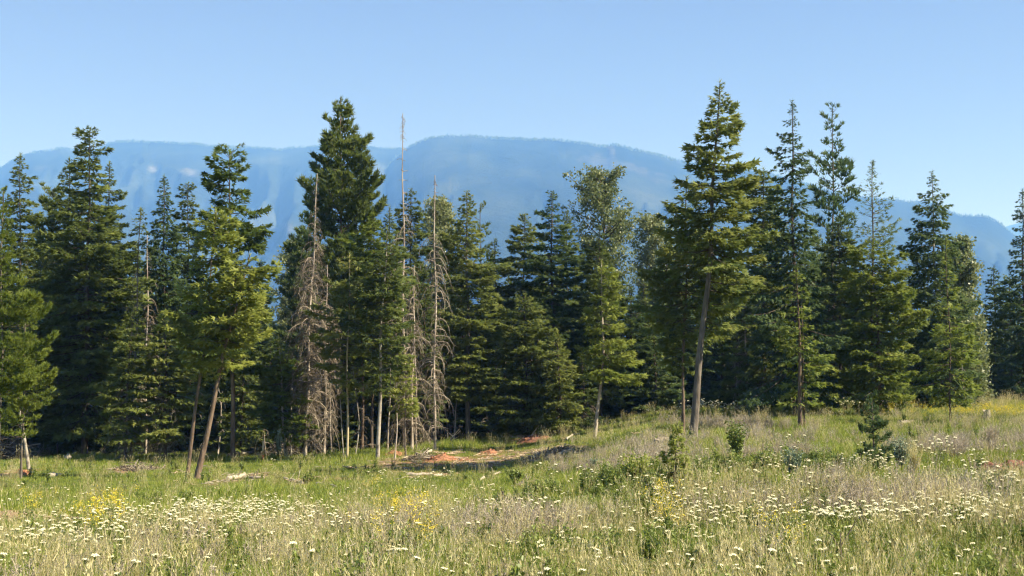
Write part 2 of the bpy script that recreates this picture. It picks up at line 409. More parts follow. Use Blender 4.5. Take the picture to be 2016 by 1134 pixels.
# ---------------------------------------------------------------- scatter through geometry nodes (for stuff only)
def protocol(name, meshes):
    c = bpy.data.collections.new(name)
    for i, me in enumerate(meshes):
        c.objects.link(bpy.data.objects.new('%s_kind_%02d' % (name, i), me))
    return c
def scatter(name, coll, P, rot, scl, idx, label=None):
    me = bpy.data.meshes.new(name)
    n = len(P)
    me.vertices.add(n); me.vertices.foreach_set('co', np.asarray(P, np.float32).ravel())
    a = me.attributes.new('turn', 'FLOAT_VECTOR', 'POINT'); a.data.foreach_set('vector', np.asarray(rot, np.float32).ravel())
    a = me.attributes.new('size', 'FLOAT_VECTOR', 'POINT'); a.data.foreach_set('vector', np.asarray(scl, np.float32).ravel())
    a = me.attributes.new('pick', 'INT', 'POINT'); a.data.foreach_set('value', np.asarray(idx, np.int32))
    o = obj(name, me); tag(o, label, name.replace('_', ' ') if label else None, kind='stuff')
    ng = bpy.data.node_groups.new(name + '_scatter', 'GeometryNodeTree')
    ng.interface.new_socket('Geometry', in_out='INPUT', socket_type='NodeSocketGeometry')
    ng.interface.new_socket('Geometry', in_out='OUTPUT', socket_type='NodeSocketGeometry')
    N, L = ng.nodes, ng.links
    gi = N.new('NodeGroupInput'); go = N.new('NodeGroupOutput'); ip = N.new('GeometryNodeInstanceOnPoints'); ci = N.new('GeometryNodeCollectionInfo')
    ci.inputs['Collection'].default_value = coll; ci.inputs['Separate Children'].default_value = True; ci.inputs['Reset Children'].default_value = True
    def na(nm, t):
        q = N.new('GeometryNodeInputNamedAttribute'); q.data_type = t; q.inputs['Name'].default_value = nm; return q.outputs['Attribute']
    L.new(gi.outputs[0], ip.inputs['Points']); L.new(ci.outputs[0], ip.inputs['Instance']); ip.inputs['Pick Instance'].default_value = True
    L.new(na('pick', 'INT'), ip.inputs['Instance Index']); L.new(na('turn', 'FLOAT_VECTOR'), ip.inputs['Rotation']); L.new(na('size', 'FLOAT_VECTOR'), ip.inputs['Scale'])
    L.new(ip.outputs[0], go.inputs[0])
    md = o.modifiers.new('scatter', 'NODES'); md.node_group = ng
    return o
# trees along the far crests: a wood nobody could count
def crest_wood():
    ms = []
    for q in range(3):
        g = Geo()
        for lvl in range(3):
            a = np.arange(5) * 2 * math.pi / 5 + lvl
            zb = .12 + lvl * .27; r = .17 - lvl * .045
            V = np.concatenate([[[0, 0, zb + .42]], np.stack([r * np.cos(a), r * np.sin(a), zb + .05 * np.sin(3 * a)], 1)])
            g.add(V, [[0, 1 + i, 1 + (i + 1) % 5] for i in range(5)], 0, .3 + .2 * q)
        ms.append(g.mesh('far_conifer', [M['blue']]))
    c = protocol('far_conifer', ms)
    P = []
    for (px, py, Yc) in crests[:2]:
        n = 5200
        x = RG.uniform(px[0] + 40, px[-1] - 40, n)
        yy = np.interp(x, px, py)
        dens = vnoise(x / 60, 0 * x, 5)
        keep = RG.random(n) < .25 + dens
        x, yy = x[keep], yy[keep]
        s = RG.uniform(-.010, .004, len(x))
        Y = Yc * (1 + s)
        el = np.tan(np.arctan((567 - yy) / F) + PITCH)
        P.append(np.stack([(x - 1008) / F * Y, Y, el * Yc - np.abs(s) * Yc * .3 - 3], 1))
    P = np.concatenate(P); n = len(P)
    h = RG.uniform(9, 17, n)
    scatter('crest_wood', c, P, np.stack([0 * h, 0 * h, RG.uniform(0, 6.28, n)], 1), np.stack([h * 1.1, h * 1.1, h], 1), RG.integers(0, 3, n))
crest_wood()
# ---------------------------------------------------------------- tree builders
def profile_fn(prof, ztop, zbot, scale):
    z = np.array([p[0] for p in prof]); w = np.array([p[1] for p in prof])
    o = np.argsort(z); z, w = z[o], w[o]
    return lambda q: np.interp(q, z, w)
def conifer(g, gt, axis, h, wfn, z0, z1, style, rng, dens=1.0, asym=0.0, gap=.12, tint0=.5, lowside=None, size=1.0):
    """axis(z)->(n,3) trunk centre; crown from z0 to z1 (=top); wfn half width; g foliage geo; gt branch geo"""
    st = dict(fir=(.30, 6, .10, -.32, .05, 'flat', .30), dfir=(.34, 6, .22, -.30, .10, 'flat2', .31), spruce=(.30, 6, -.02, -.62, .20, 'flat', .27), pine=(.48, 6, .30, -.1, .42, 'tuft', .34),
              larch=(.36, 5, .45, -.05, .25, 'sparse', .27), far=(.55, 6, .05, -.3, .05, 'far', .5))[style]
    dz, per, e_top, e_bot, curl, tpl, sl = st
    sl *= size
    zs = []
    z = z0
    while z < z1 - .15:
        zs.append(z); z += dz * rng.uniform(.7, 1.35) / dens ** .5 * (.6 + .4 * min(1, (z1 - z) / 3))
    zs = np.array(zs)
    if len(zs) == 0: return
    zb = np.repeat(zs, per) + rng.normal(0, .09, len(zs) * per)
    zb = np.clip(zb, z0, z1 - .1)
    B = len(zb)
    az = (np.repeat(rng.uniform(0, 6.28, len(zs)), per) + np.tile(np.arange(per) * 2 * math.pi / per, len(zs)) + rng.normal(0, .35, B))
    sd_ = rng.integers(0, 1000)
    lump = (0.72 if style == 'pine' else .54) + (.56 if style == 'pine' else .92) * vnoise(az * 1.3 + 20, zb * .75 + 7, int(sd_)) 
    L = .93 * wfn(zb) * lump * rng.uniform(.55, 1.15, B) * (1 + asym * np.cos(az))
    L *= np.where(rng.random(B) < .05, 1.25, 1)
    keep = (rng.random(B) > gap) & (L > .06)
    if lowside is not None: keep &= ~((zb < lowside) & ((np.cos(az) < .05) | (np.sin(az) < -.35)))
    zb, az, L = zb[keep], az[keep], L[keep]; B = len(zb)
    t = np.clip((zb - z0) / (z1 - z0), 0, 1)
    el = e_bot + (e_top - e_bot) * t ** .8 + rng.normal(0, .10, B)
    el = np.where(t > .93, el + .5 * (t - .93) / .07, el)
    ca, sa = np.cos(az), np.sin(az)
    s = np.linspace(0, 1, 4)
    base = axis(zb)
    def curve(bi, sv):
        r = L[bi] * sv; z_ = L[bi] * (np.tan(el[bi]) * sv + curl * sv * sv - (.12 * sv * (1 - sv) if style != 'pine' else 0))
        b = base[bi]
        return np.stack([b[:, 0] + ca[bi] * r, b[:, 1] + sa[bi] * r, b[:, 2] + z_], 1)
    if gt is not None:
        bi = np.repeat(np.arange(B), 4); sv = np.tile(s, B)
        P = curve(bi, sv).reshape(B, 4, 3)
        R = (.008 + .012 * L)[:, None] * (1.05 - s)[None]
        gt.add(*tubes(P, R, 3), m=1, c=rng.random(B).repeat(12))
    # sprays on twigs
    area = np.maximum(L, .2) * (.35 + .5 * np.minimum(L, 2.2)) 
    cnt = np.maximum(4, (area * dens * dict(fir=48, dfir=46, spruce=48, pine=30, larch=20, far=9)[style] / size ** 1.5)).astype(int)
    bi = np.repeat(np.arange(B), cnt); n = len(bi)
    s0 = (rng.random(n)) ** (.75 if style != 'pine' else .5) * (1 - .12) + .12
    q = np.maximum(2, np.round(L[bi] / .24)); s0 = (np.floor(s0 * q) + rng.uniform(.2, .55, n)) / q; s0 = np.clip(s0, .08, 1)
    wl = np.minimum(.52 * L[bi], 1.1) * np.clip(1.12 - s0, .06, 1) ** .7 * np.clip(s0 * 4, .3, 1)
    u = rng.uniform(-1, 1, n); u = np.sign(u) * np.abs(u) ** .8
    p = curve(bi, s0); p1 = curve(bi, np.clip(s0 + .05, 0, 1.1)); fw = nrm(p1 - p + 1e-6)
    side = np.stack([-sa[bi], ca[bi], 0 * ca[bi]], 1)
    off = u * wl
    pos = p + side * off[:, None] + fw * (np.abs(off) * .55)[:, None]
    hang = dict(fir=.22, dfir=.30, spruce=.55, pine=-.2, larch=.1, far=.2)[style]
    pos[:, 2] -= hang * np.abs(off) + rng.normal(0, .035, n)
    dirv = fw * .8 + side * (np.sign(u) * np.where(np.abs(u) < .25, .2, .75))[:, None] + rng.normal(0, .16, (n, 3))
    dirv[:, 2] -= hang * .8 - (.55 if style == 'pine' else 0)
    up = np.tile([0, -.12, 1.], (n, 1)) + rng.normal(0, .6, (n, 3))
    Ls = .98 * sl * rng.uniform(.65, 1.25, n) * np.clip(.55 + L[bi] * .5, .55, 1.1)
    tint = tint0 + rng.normal(0, .1, n) + .22 * (s0 - .6) + (rng.random(B) - .5)[bi] * .25
    sprays(g, pos, dirv, up, Ls, tpl, 0, tint)
    # leader
    m = 8; zz = np.linspace(z1 - .7 * size, z1 - .05, m)
    sprays(g, axis(zz), np.stack([rng.normal(0, .4, m), rng.normal(0, .4, m), np.ones(m)], 1), np.tile([1., 0, 0], (m, 1)), np.full(m, .28 * size), 'tuft', 0, np.full(m, tint0 + .2))
def deadwork(g, axis, z0, z1, wfn, rng, dens=1.0, droop=.8, fuzz=1.0, sep=None, thick=1.0):
    zs = np.arange(z0, z1 - .1, .22 / dens)
    zb = np.repeat(zs, 2) + rng.uniform(-.1, .1, len(zs) * 2); B = len(zb)
    az = rng.uniform(0, 6.28, B)
    lump = .45 + 1.0 * vnoise(az * .9 + 3, zb * .8, int(rng.integers(0, 999)))
    L = np.maximum(.08, wfn(zb) * rng.uniform(.35, 1.15, B) * lump)
    s = np.linspace(0, 1, 6)
    b = axis(zb)
    lift = rng.uniform(.0, .45, B); dr = droop * rng.uniform(.6, 1.4, B)
    r = L[:, None] * (s - .22 * s ** 3)[None]
    z = L[:, None] * (lift[:, None] * s[None] - dr[:, None] * s[None] ** 2.5)
    zig = rng.normal(0, .035, (B, 6, 3)) * L[:, None, None] * s[None, :, None]
    P = np.stack([b[:, 0:1] + np.cos(az)[:, None] * r, b[:, 1:2] + np.sin(az)[:, None] * r, b[:, 2:3] + z], -1) + zig
    R = thick * (.008 + .012 * L)[:, None] * (1.12 - s)[None]
    big = np.argsort(-L)[:60] if sep is not None else np.zeros(0, int)
    for i in big:
        gb = Geo(); gb.add(*tubes(P[i], R[i] * 1.25, 4), m=0, c=rng.uniform(.5, .95)); obj('dead_branch', gb.mesh('dead_branch', [M['brown']]), sep)
    rest = np.setdiff1d(np.arange(B), big)
    if len(rest): g.add(*tubes(P[rest], R[rest], 3), m=0, c=rng.uniform(.3, .9, len(rest)).repeat(18))
    cnt = np.maximum(2, (L * 13 * fuzz)).astype(int)
    bi = np.repeat(np.arange(B), cnt); n = len(bi)
    k = rng.uniform(.1, .99, n) * 5; i0 = k.astype(int); f = (k - i0)[:, None]
    p = P[bi, i0] * (1 - f) + P[bi, i0 + 1] * f
    side = np.stack([-np.sin(az[bi]), np.cos(az[bi]), 0 * az[bi]], 1) * rng.choice([-1, 1], n)[:, None]
    fw = nrm(P[bi, i0 + 1] - P[bi, i0])
    d = nrm(fw * .6 + side * .8 + rng.normal(0, .4, (n, 3)) + [0, 0, -.4 * droop])
    l = rng.uniform(.12, .5, n) * np.clip(L[bi], .3, 1)
    u = nrm(np.cross(d, rng.normal(0, 1, (n, 3)))) * .011 * thick
    e = p + d * l[:, None]; e2 = e + nrm(d + rng.normal(0, .6, (n, 3)) + [0, 0, -.5]) * (l * .6)[:, None]
    V = np.stack([p - u, p + u, e, p * .35 + e * .65 - u * .7, p * .35 + e * .65 + u * .7, e2], 1)
    g.add(V, np.array([[0, 1, 2], [3, 4, 5]])[None] + 6 * np.arange(n)[:, None, None], 0, rng.uniform(0, .8, n).repeat(6))
def broadleaf(g, gt, axis, z0, z1, wfn, rng, dens=1.0, leaf=.2, rise=.8):
    zs = np.arange(z0, z1, .34)
    zb = np.repeat(zs, 4) + rng.uniform(-.2, .2, len(zs) * 4); B = len(zb)
    az = rng.uniform(0, 6.28, B)
    L = np.maximum(.3, wfn(np.minimum(zb + rise, z1 - .1)) * rng.uniform(.45, 1.1, B) * (.65 + .65 * vnoise(az * 1.2, zb * .8, 77)))
    s = np.linspace(0, 1, 6); b = axis(np.clip(zb - .4, 0, None))
    rz = np.minimum(rise * rng.uniform(.5, 1.2, B), (z1 - zb + .2) / L)
    P = np.stack([b[:, 0:1] + np.cos(az)[:, None] * L[:, None] * s, b[:, 1:2] + np.sin(az)[:, None] * L[:, None] * s, b[:, 2:3] + (rz * L)[:, None] * s ** 1.3], -1) + rng.normal(0, .03, (B, 6, 3)) * s[None, :, None]
    gt.add(*tubes(P, (.012 + .014 * L)[:, None] * (1.1 - s)[None], 3), m=1, c=.5)
    nc = 5
    bi = np.repeat(np.arange(B), nc); k = np.tile(np.linspace(.45, 1, nc), B) * 5; i0 = np.clip(k.astype(int), 0, 4); f = (k - i0)[:, None]
    c = P[bi, i0] * (1 - f) + P[bi, i0 + 1] * f + rng.normal(0, .12, (len(bi), 3))
    keep = rng.random(len(c)) > .18; c = c[keep]; 
    nl = int(30 * dens)
    ci = np.repeat(np.arange(len(c)), nl); n = len(ci)
    p = c[ci] + rng.normal(0, 1, (n, 3)) * np.array([.2, .2, .15])
    d = nrm(rng.normal(0, 1, (n, 3)) + [0, 0, -.3]); u = nrm(np.cross(d, rng.normal(0, 1, (n, 3))))
    l = leaf * rng.uniform(.6, 1.2, n)
    V = np.stack([p, p + (d * .5 + u * .38) * l[:, None], p + d * l[:, None], p + (d * .5 - u * .38) * l[:, None]], 1)
    t = np.array([[0, 1, 2], [0, 2, 3]])
    g.add(V, (t[None] + 4 * np.arange(n)[:, None, None]), 0, np.repeat(.5 + rng.normal(0, .13, n) + (rng.random(len(c)) - .5)[ci] * .3, 4))
KIND = dict(fir='fir_tree', dfir='fir_tree', spruce='spruce_tree', pine='pine_tree', larch='larch_tree', leaf='cottonwood_tree', snag='dead_tree')
CAT = dict(fir='fir tree', dfir='fir tree', spruce='spruce tree', pine='pine tree', larch='larch tree', leaf='broadleaf tree', snag='dead tree')
def bark_trunk(g, axis, h, r0, r1, k=9, rng=RG, n=16, flare=True):
    z = np.linspace(-.25, h, n) if n > 4 else np.linspace(-.2, h, n)
    P = axis(np.maximum(z, -.25)); t = np.clip(z / h, 0, 1)
    R = r0 + (r1 - r0) * t
    if flare: R = R * (.92 + .28 * np.exp(-np.maximum(z, 0) / .3))
    R = R * (1 + .05 * rng.normal(0, 1, n))
    g.add(*tubes(P, R, k), m=0, c=.5)
def make_tree(label, sp, px, top, Y, prof, tw=12, bark='bark_dark', fol=None, mid=None, dead=None, dens=1.0, asym=0.0, gap=.1, tint=.5, seed=1, group=None, cap=None, size=1.0, basepy=None, name=None, lowside=None):
    """px: bearing of the base; top: (px,py) of the tip; prof: [(py, half width)] of the live crown; all turned into metres at depth Y"""
    rng = np.random.default_rng(seed * 131 + 5)
    x0 = (px - 1008) / F * Y
    z0 = float(gz(x0, Y))
    k = Y / F
    ptop = at(top[0], top[1], Y); h = ptop[2] - z0
    def zof(py): return at(1008, py, Y)[2] - z0
    pts = [(0.0, 0.0), (h, ptop[0] - x0)]
    if mid: pts.insert(1, (zof(mid[1]), at(mid[0], mid[1], Y)[0] - x0))
    zz = np.array([p[0] for p in pts]); xx = np.array([p[1] for p in pts])
    wob = rng.uniform(-1, 1, 4)
    ly = rng.uniform(-.02, .02)
    def axis(z):
        z = np.asarray(z, float)
        if len(zz) == 3:
            c = np.polyfit(zz, xx, 2); x = np.polyval(c, z)
            lin = np.interp(z, zz, xx); x = .5 * x + .5 * lin
        else: x = np.interp(z, zz, xx)
        w = np.clip(z / h, 0, 1)
        x = x + .06 * w * (1 - w) * 4 * np.sin(z * .8 + wob[0] * 3) ; y = ly * z + .05 * np.sin(z * .7 + wob[1] * 3) * w
        return np.stack([x, y, z], -1)
    wf = None
    if prof:
        pz = np.array([zof(p[0]) for p in prof]); pw = np.array([p[1] * k for p in prof]); o = np.argsort(pz); pz, pw = pz[o], pw[o]
        wf = lambda q: np.interp(q, pz, pw)
        zc0, zc1 = pz[0], h
    e = bpy.data.objects.new(name or KIND[sp], None); COL.objects.link(e); e.location = (x0, Y, z0); e.empty_display_size = .3
    tag(e, label, cap or CAT[sp], group)
    g = Geo(); bark_trunk(g, axis, h * .995, tw * k / 2 * .62, .02, rng=rng, n=22)
    obj('trunk', g.mesh('trunk', [M[bark]], smooth=True), e)
    gc = Geo()
    fol = fol or dict(fir='fir', dfir='dfir', spruce='blue', pine='dfir', larch='pale', leaf='leaf', snag='brown')[sp]
    if sp == 'leaf': broadleaf(gc, gc, axis, max(zc0 - 1, .5), zc1, wf, rng, dens)
    elif sp == 'snag': pass
    else: conifer(gc, gc, axis, h, wf, zc0, zc1, sp, rng, dens, asym, gap, tint, zof(lowside) if lowside else None, size)
    if gc.V: obj('crown', gc.mesh('crown', [M[fol], M['twig']]), e)
    if dead:
        gd = Geo()
        for d in (dead if isinstance(dead, list) else [dead]):
            dp, dd, fz, drp = d
            dz = np.array([max(zof(p[0]), .3) for p in dp]); dw = np.array([p[1] * k for p in dp]); o = np.argsort(dz); dz, dw = dz[o], dw[o]
            deadwork(gd, axis, dz[0], min(dz[-1], h - .05), (lambda q, dz=dz, dw=dw: np.interp(q, dz, dw)), rng, dd, drp, fz, e if sp == 'snag' else None, 1.1 if sp == 'snag' else 1.0)
        tag(obj('dead_twigs', gd.mesh('dead_twigs', [M['brown']]), e), kind='stuff')
    return e
# ---------------------------------------------------------------- the trees one can tell apart
T = make_tree
G_L = 'conifers along the left forest edge'
# --- left
T('Slender dark fir near the left edge, its tip level with the mountain shoulder', 'fir', 42, (37, 302), 88, [(302, 2), (345, 20), (420, 36), (560, 52), (800, 60)], 13, tint=.42, seed=1)
T('Bright lime-green pine cut off by the left edge of the picture', 'pine', 4, (10, 372), 52, [(372, 6), (430, 28), (520, 30), (600, 70), (700, 92), (790, 80), (835, 40)], 10, 'bark_grey', fol='lime', gap=.25, seed=102, dens=1.5, tint=.62, size=.5)
T('Leaning white-barked dead birch trunk at the far left forest edge', 'snag', 63, (8, 585), 66, None, 12, 'bark_pale', mid=(30, 745), dead=([(600, 10), (880, 22)], .25, .4, .4), seed=3, cap='dead birch')
T('Thin olive pine with a ragged top left of the tallest left fir', 'pine', 108, (102, 372), 95, [(372, 10), (400, 28), (520, 46), (640, 50), (860, 50)], 11, gap=.25, fol='fir', tint=.6, seed=4)
T('Dark fir with a broad tip just left of the tallest left fir', 'fir', 138, (137, 312), 93, [(312, 3), (360, 22), (440, 48), (560, 60), (840, 66)], 14, tint=.45, seed=5)
T('Tallest and broadest fir of the left group, crown nearly to the ground', 'fir', 171, (180, 253), 80, [(253, 8), (275, 24), (320, 34), (390, 42), (430, 62), (500, 95), (600, 122), (720, 128), (800, 118), (850, 70)], 24, 'bark_grey', tint=.46, seed=6, gap=.08, size=1.1)
T('Narrow fir just right of the tallest left fir', 'fir', 214, (213, 318), 88, [(318, 3), (370, 20), (450, 38), (600, 52), (820, 58)], 13, tint=.5, seed=7)
T('Thin half-dead fir with a tiny green top and bare pale trunk', 'fir', 262, (275, 408), 76, [(408, 4), (430, 14), (470, 22), (520, 14)], 8, 'bark_grey', dead=([(500, 22), (600, 30), (870, 44)], 1.0, 1.3, .6), dens=.7, seed=8, tint=.4)
T('Bare grey snag standing beside the thin half-dead fir', 'snag', 291, (290, 455), 80, None, 8, 'snag', dead=([(455, 5), (560, 26), (840, 46)], 1.0, 1.4, .7), seed=9)
T('Small mossy fir with rusty dead lower branches at left forest edge', 'fir', 250, (262, 600), 74, [(600, 5), (680, 40), (780, 62), (850, 50)], 10, 'bark_grey', tint=.55, seed=10, dead=([(760, 50), (895, 50)], 1.5, 1.4, .5))
T('Dark spiky spruce rising alone left of the flat-topped fir', 'spruce', 327, (325, 348), 88, [(348, 3), (400, 18), (470, 36), (600, 52), (820, 62)], 13, tint=.42, seed=11)
T('Short-topped fir between the spiky spruce and flat-topped fir', 'fir', 371, (371, 360), 91, [(360, 8), (400, 20), (470, 30), (600, 46), (830, 56)], 12, tint=.52, seed=12)
T('Flat-topped fir with layered plates of branches and orange upper trunk', 'dfir', 462, (452, 300), 74, [(300, 40), (318, 44), (345, 40), (362, 58), (400, 50), (440, 72), (470, 74), (505, 30), (540, 32), (640, 70), (720, 60)], 17, 'bark_red', fol='dfir', gap=.36, tint=.42, seed=13, size=1.15)
T('Bright green fir on the slimmer of the two leaning trunks', 'dfir', 372, (428, 415), 58, [(415, 14), (450, 40), (520, 62), (600, 74), (680, 62), (735, 20)], 14, 'bark_red', mid=(403, 676), tint=.68, seed=14, gap=.12, dead=([(640, 20), (860, 22)], .25, .4, .8))
T('Bright green broad fir on the thicker of the two leaning trunks', 'dfir', 391, (492, 500), 57, [(500, 12), (540, 52), (600, 78), (670, 84), (715, 60), (740, 20)], 22, 'bark_red', mid=(440, 702), tint=.7, seed=15, gap=.1, dead=([(690, 22), (900, 22)], .4, .4, .9))
T('Low bushy fir filling the edge left of the leaning trunks', 'fir', 330, (325, 610), 74, [(610, 6), (700, 42), (800, 72), (850, 60)], 11, tint=.56, seed=16, dead=([(780, 60), (895, 50)], 1.5, 1.3, .5))
T('Low fir with layered branches seen between leaning trunks and brown snag', 'fir', 566, (548, 660), 75, [(660, 5), (700, 34), (760, 62), (820, 66), (855, 36)], 11, 'bark_pale', fol='dfir', tint=.5, seed=17)
T('Small dark fir behind and right of the leaning trunks', 'fir', 478, (478, 690), 79, [(690, 5), (770, 40), (850, 56)], 9, tint=.4, seed=18)
T('Pale hazy fir tip showing low against the mountain at the left gap', 'fir', 512, (513, 512), 118, [(512, 3), (560, 24), (640, 34), (840, 40)], 10, fol='pale', tint=.35, seed=19)
T('Dark pine with upturned tufts behind the left side of the big pine', 'pine', 598, (605, 450), 96, [(450, 10), (480, 34), (560, 46), (660, 50), (840, 50)], 12, fol='blue', tint=.5, seed=20)
T('Narrow dark pine left of the big pine, tips against the mountain', 'pine', 612, (612, 345), 97, [(345, 8), (370, 18), (420, 20), (470, 22), (640, 30)], 11, fol='blue', tint=.5, gap=.3, seed=21)
T('Grey-green cottonwood low at left behind the brown snag', 'leaf', 578, (580, 470), 112, [(470, 14), (500, 34), (600, 42), (760, 40)], 10, 'bark_pale', seed=22, fol='leaf', tint=.4)
# --- big pine and neighbours
T('Tallest pine of the centre left, conical crown of upturned tufts', 'pine', 676, (670, 190), 88, [(190, 5), (215, 16), (260, 32), (300, 48), (350, 66), (420, 82), (470, 76), (540, 84), (640, 84), (760, 70)], 22, 'bark_red', seed=223, gap=.14, tint=.5, dens=1.15, fol='fir')
T('Bright green fir with drooping boughs on a thin straight yellow trunk', 'dfir', 685, (688, 500), 72, [(500, 4), (540, 34), (575, 62), (620, 74), (680, 60), (740, 40), (790, 18)], 9, 'bark_yellow', seed=24, fol='fir', tint=.66, gap=.3, dens=.8)
T('Wide dark green fir right of the tallest pine, below its shoulder', 'fir', 733, (735, 420), 82, [(420, 4), (460, 36), (540, 62), (640, 76), (760, 66)], 13, seed=25, tint=.52, fol='dfir')
T('Small pointed fir tip just right of the tallest pine', 'fir', 766, (767, 408), 86, [(408, 3), (450, 18), (540, 34), (700, 48)], 10, seed=26, tint=.48)
T('Fir on a pale blotched trunk leaning slightly right beside the orange soil', 'dfir', 745, (762, 450), 71, [(450, 4), (490, 30), (560, 56), (640, 60), (700, 44), (760, 22)], 14, 'bark_pale', mid=(752, 640), seed=27, fol='fir', tint=.56, gap=.25, dens=.85)
T('Brown snag thick with drooping dead twigs beside the tallest pine', 'snag', 603, (626, 340), 75, None, 12, 'snag', mid=(611, 640), dead=[([(345, 5), (400, 10), (440, 20), (520, 48), (640, 62), (740, 60), (870, 40)], 1.5, 2.6, .9), ([(600, 44), (820, 50)], .9, 3.5, 1.2)], seed=28)
T('Second brown snag almost hidden in the dead twigs of the first', 'snag', 640, (645, 520), 79, None, 10, 'snag', dead=([(520, 16), (640, 44), (860, 44)], 1.2, 2.4, 1.4), seed=29)
T('Tallest snag, thin and bare with a whiskery tip above the ridge', 'snag', 797, (792, 218), 80, None, 11, 'snag', dead=[([(222, 4), (240, 9), (262, 9), (275, 7)], 2.5, .5, .9), ([(280, 22), (400, 26)], .35, .15, .3), ([(400, 18), (560, 46), (680, 46), (850, 44)], .7, 1.6, 1.0)], seed=30)
T('Pale snag with long arching bare branches, right of the tallest snag', 'snag', 857, (856, 342), 76, None, 10, 'snag', dead=[([(345, 4), (380, 8), (400, 6), (440, 5)], 1.8, .8, .7), ([(455, 30), (520, 44), (700, 46), (840, 42)], 1.2, .6, 1.15), ([(640, 24), (850, 34)], .8, 1.6, 1.2)], seed=31)
T('Brown twiggy snag between the tallest snag and the arching one', 'snag', 812, (815, 520), 79, None, 10, 'snag', dead=([(520, 14), (620, 40), (850, 48)], 1.1, 2.0, 1.2), seed=32)
T('Narrow dull fir rising behind the two pale snags', 'fir', 812, (808, 370), 96, [(370, 3), (410, 22), (480, 36), (600, 44), (780, 48)], 11, seed=33, tint=.5)
T('Yellow-green cottonwood crown behind the arching snag', 'leaf', 872, (868, 386), 108, [(386, 18), (410, 34), (480, 46), (600, 48), (740, 44)], 12, 'bark_pale', seed=34)
T('Small bright young fir growing in front of the brown snags', 'dfir', 800, (796, 690), 73, [(690, 3), (720, 22), (770, 34), (815, 30)], 6, 'bark_grey', seed=35, tint=.7, size=.85)
T('Thin bare pole standing in the red slash at the forest edge', 'snag', 779, (781, 812), 69, None, 6, 'snag', seed=36, cap='dead sapling')
T('Straight grey trunk in shade behind the yellow-trunked fir', 'fir', 714, (716, 560), 81, [(560, 8), (620, 30), (700, 40)], 12, 'bark_red', seed=37, tint=.4, dead=([(690, 26), (880, 30)], .8, 1.8, .7))
T('White curved sapling trunk just right of the yellow-trunked fir', 'snag', 700, (694, 720), 72.5, None, 5, 'bark_pale', mid=(706, 830), seed=38, cap='dead sapling')
T('White sapling trunk just left of the yellow-trunked fir', 'snag', 679, (669, 775), 72.5, None, 4.5, 'bark_pale', mid=(675, 840), seed=39, cap='dead sapling')
T('Crowded dark fir right of the big pine, in line with its mid crown', 'fir', 835, (838, 560), 88, [(560, 4), (640, 30), (740, 40), (820, 40)], 10, seed=40, tint=.42)
# --- centre
T('Narrow columnar fir at centre with a dense rounded tip', 'fir', 922, (919, 378), 84, [(378, 6), (400, 18), (440, 24), (470, 40), (540, 52), (640, 62), (740, 66), (775, 50)], 18, 'bark_grey', seed=41, tint=.55, dead=([(480, 14), (640, 20)], .6, .8, .5))
T('Sparse see-through pine tip right of the columnar centre fir', 'pine', 950, (945, 400), 106, [(400, 10), (430, 22), (480, 26), (540, 34), (700, 40)], 9, seed=42, gap=.5, fol='blue', tint=.6, dens=.6)
T('Small olive fir tip in the notch right of the columnar centre fir', 'fir', 975, (974, 470), 98, [(470, 3), (520, 20), (600, 32), (800, 44)], 10, seed=43, tint=.58)
T('Bushy blue-green fir left of the knobbly-tipped centre fir', 'fir', 1030, (1033, 420), 98, [(420, 4), (450, 26), (480, 44), (560, 60), (800, 66)], 13, fol='fir', seed=44, tint=.55)
T('Knobbly-tipped dark fir at the middle of the treeline', 'fir', 1088, (1086, 380), 91, [(380, 8), (410, 14), (430, 30), (500, 50), (600, 72), (700, 84), (820, 84)], 17, fol='blue', seed=45, tint=.52)
T('Short slim fir tip right of the knobbly-tipped dark fir', 'fir', 1117, (1116, 414), 99, [(414, 3), (450, 18), (520, 30), (700, 40)], 9, seed=46, tint=.45)
T('Wide young fir in front of the knobbly-tipped dark fir', 'fir', 1036, (1033, 578), 84, [(578, 6), (620, 40), (680, 66), (760, 84), (820, 80), (845, 60)], 12, seed=47, tint=.6)
T('Lit low fir at the forest foot right of the wide young fir', 'fir', 1103, (1098, 655), 82.5, [(655, 5), (700, 32), (760, 50), (830, 60), (848, 50)], 10, seed=48, tint=.66)
T('Small dark fir at the forest foot left of the leaning grey trunk', 'fir', 1150, (1145, 700), 84, [(700, 4), (760, 30), (845, 40)], 8, seed=49, tint=.4, dead=([(790, 30), (845, 36)], 2, 3, .5))
T('Large rounded cottonwood with silvery clumps right of centre', 'leaf', 1190, (1188, 334), 104, [(334, 50), (352, 60), (390, 68), (430, 70), (470, 62), (520, 66), (600, 56)], 22, 'bark_pale', seed=50, dens=1.1, tint=.5)
T('Fir spire in front of the large cottonwood', 'fir', 1182, (1180, 445), 90, [(445, 3), (480, 20), (540, 40), (640, 58), (780, 66)], 12, seed=51, tint=.5)
T('Fir on a grey trunk leaning right, branches reaching far right', 'dfir', 1170, (1184, 512), 74, [(512, 4), (550, 26), (600, 40), (650, 50), (690, 62), (725, 60), (745, 26)], 13, 'snag', mid=(1186, 706), seed=52, tint=.74, asym=.4, dead=([(730, 16), (830, 20)], .8, .6, 1.4))
T('Cottonwood crown in the gap left of the largest fir', 'leaf', 1290, (1282, 424), 116, [(424, 26), (450, 40), (500, 46), (560, 30), (700, 30)], 13, 'bark_pale', seed=53, tint=.42)
T('Dark fir in deep shade right of the leaning grey trunk', 'fir', 1243, (1240, 560), 96, [(560, 4), (620, 36), (720, 56), (840, 60)], 12, fol='blue', seed=54, tint=.36)
T('Low dark fir in shade at the foot of the wood, centre right', 'fir', 1290, (1288, 640), 95, [(640, 4), (700, 40), (830, 60)], 11, fol='blue', seed=55, tint=.36)
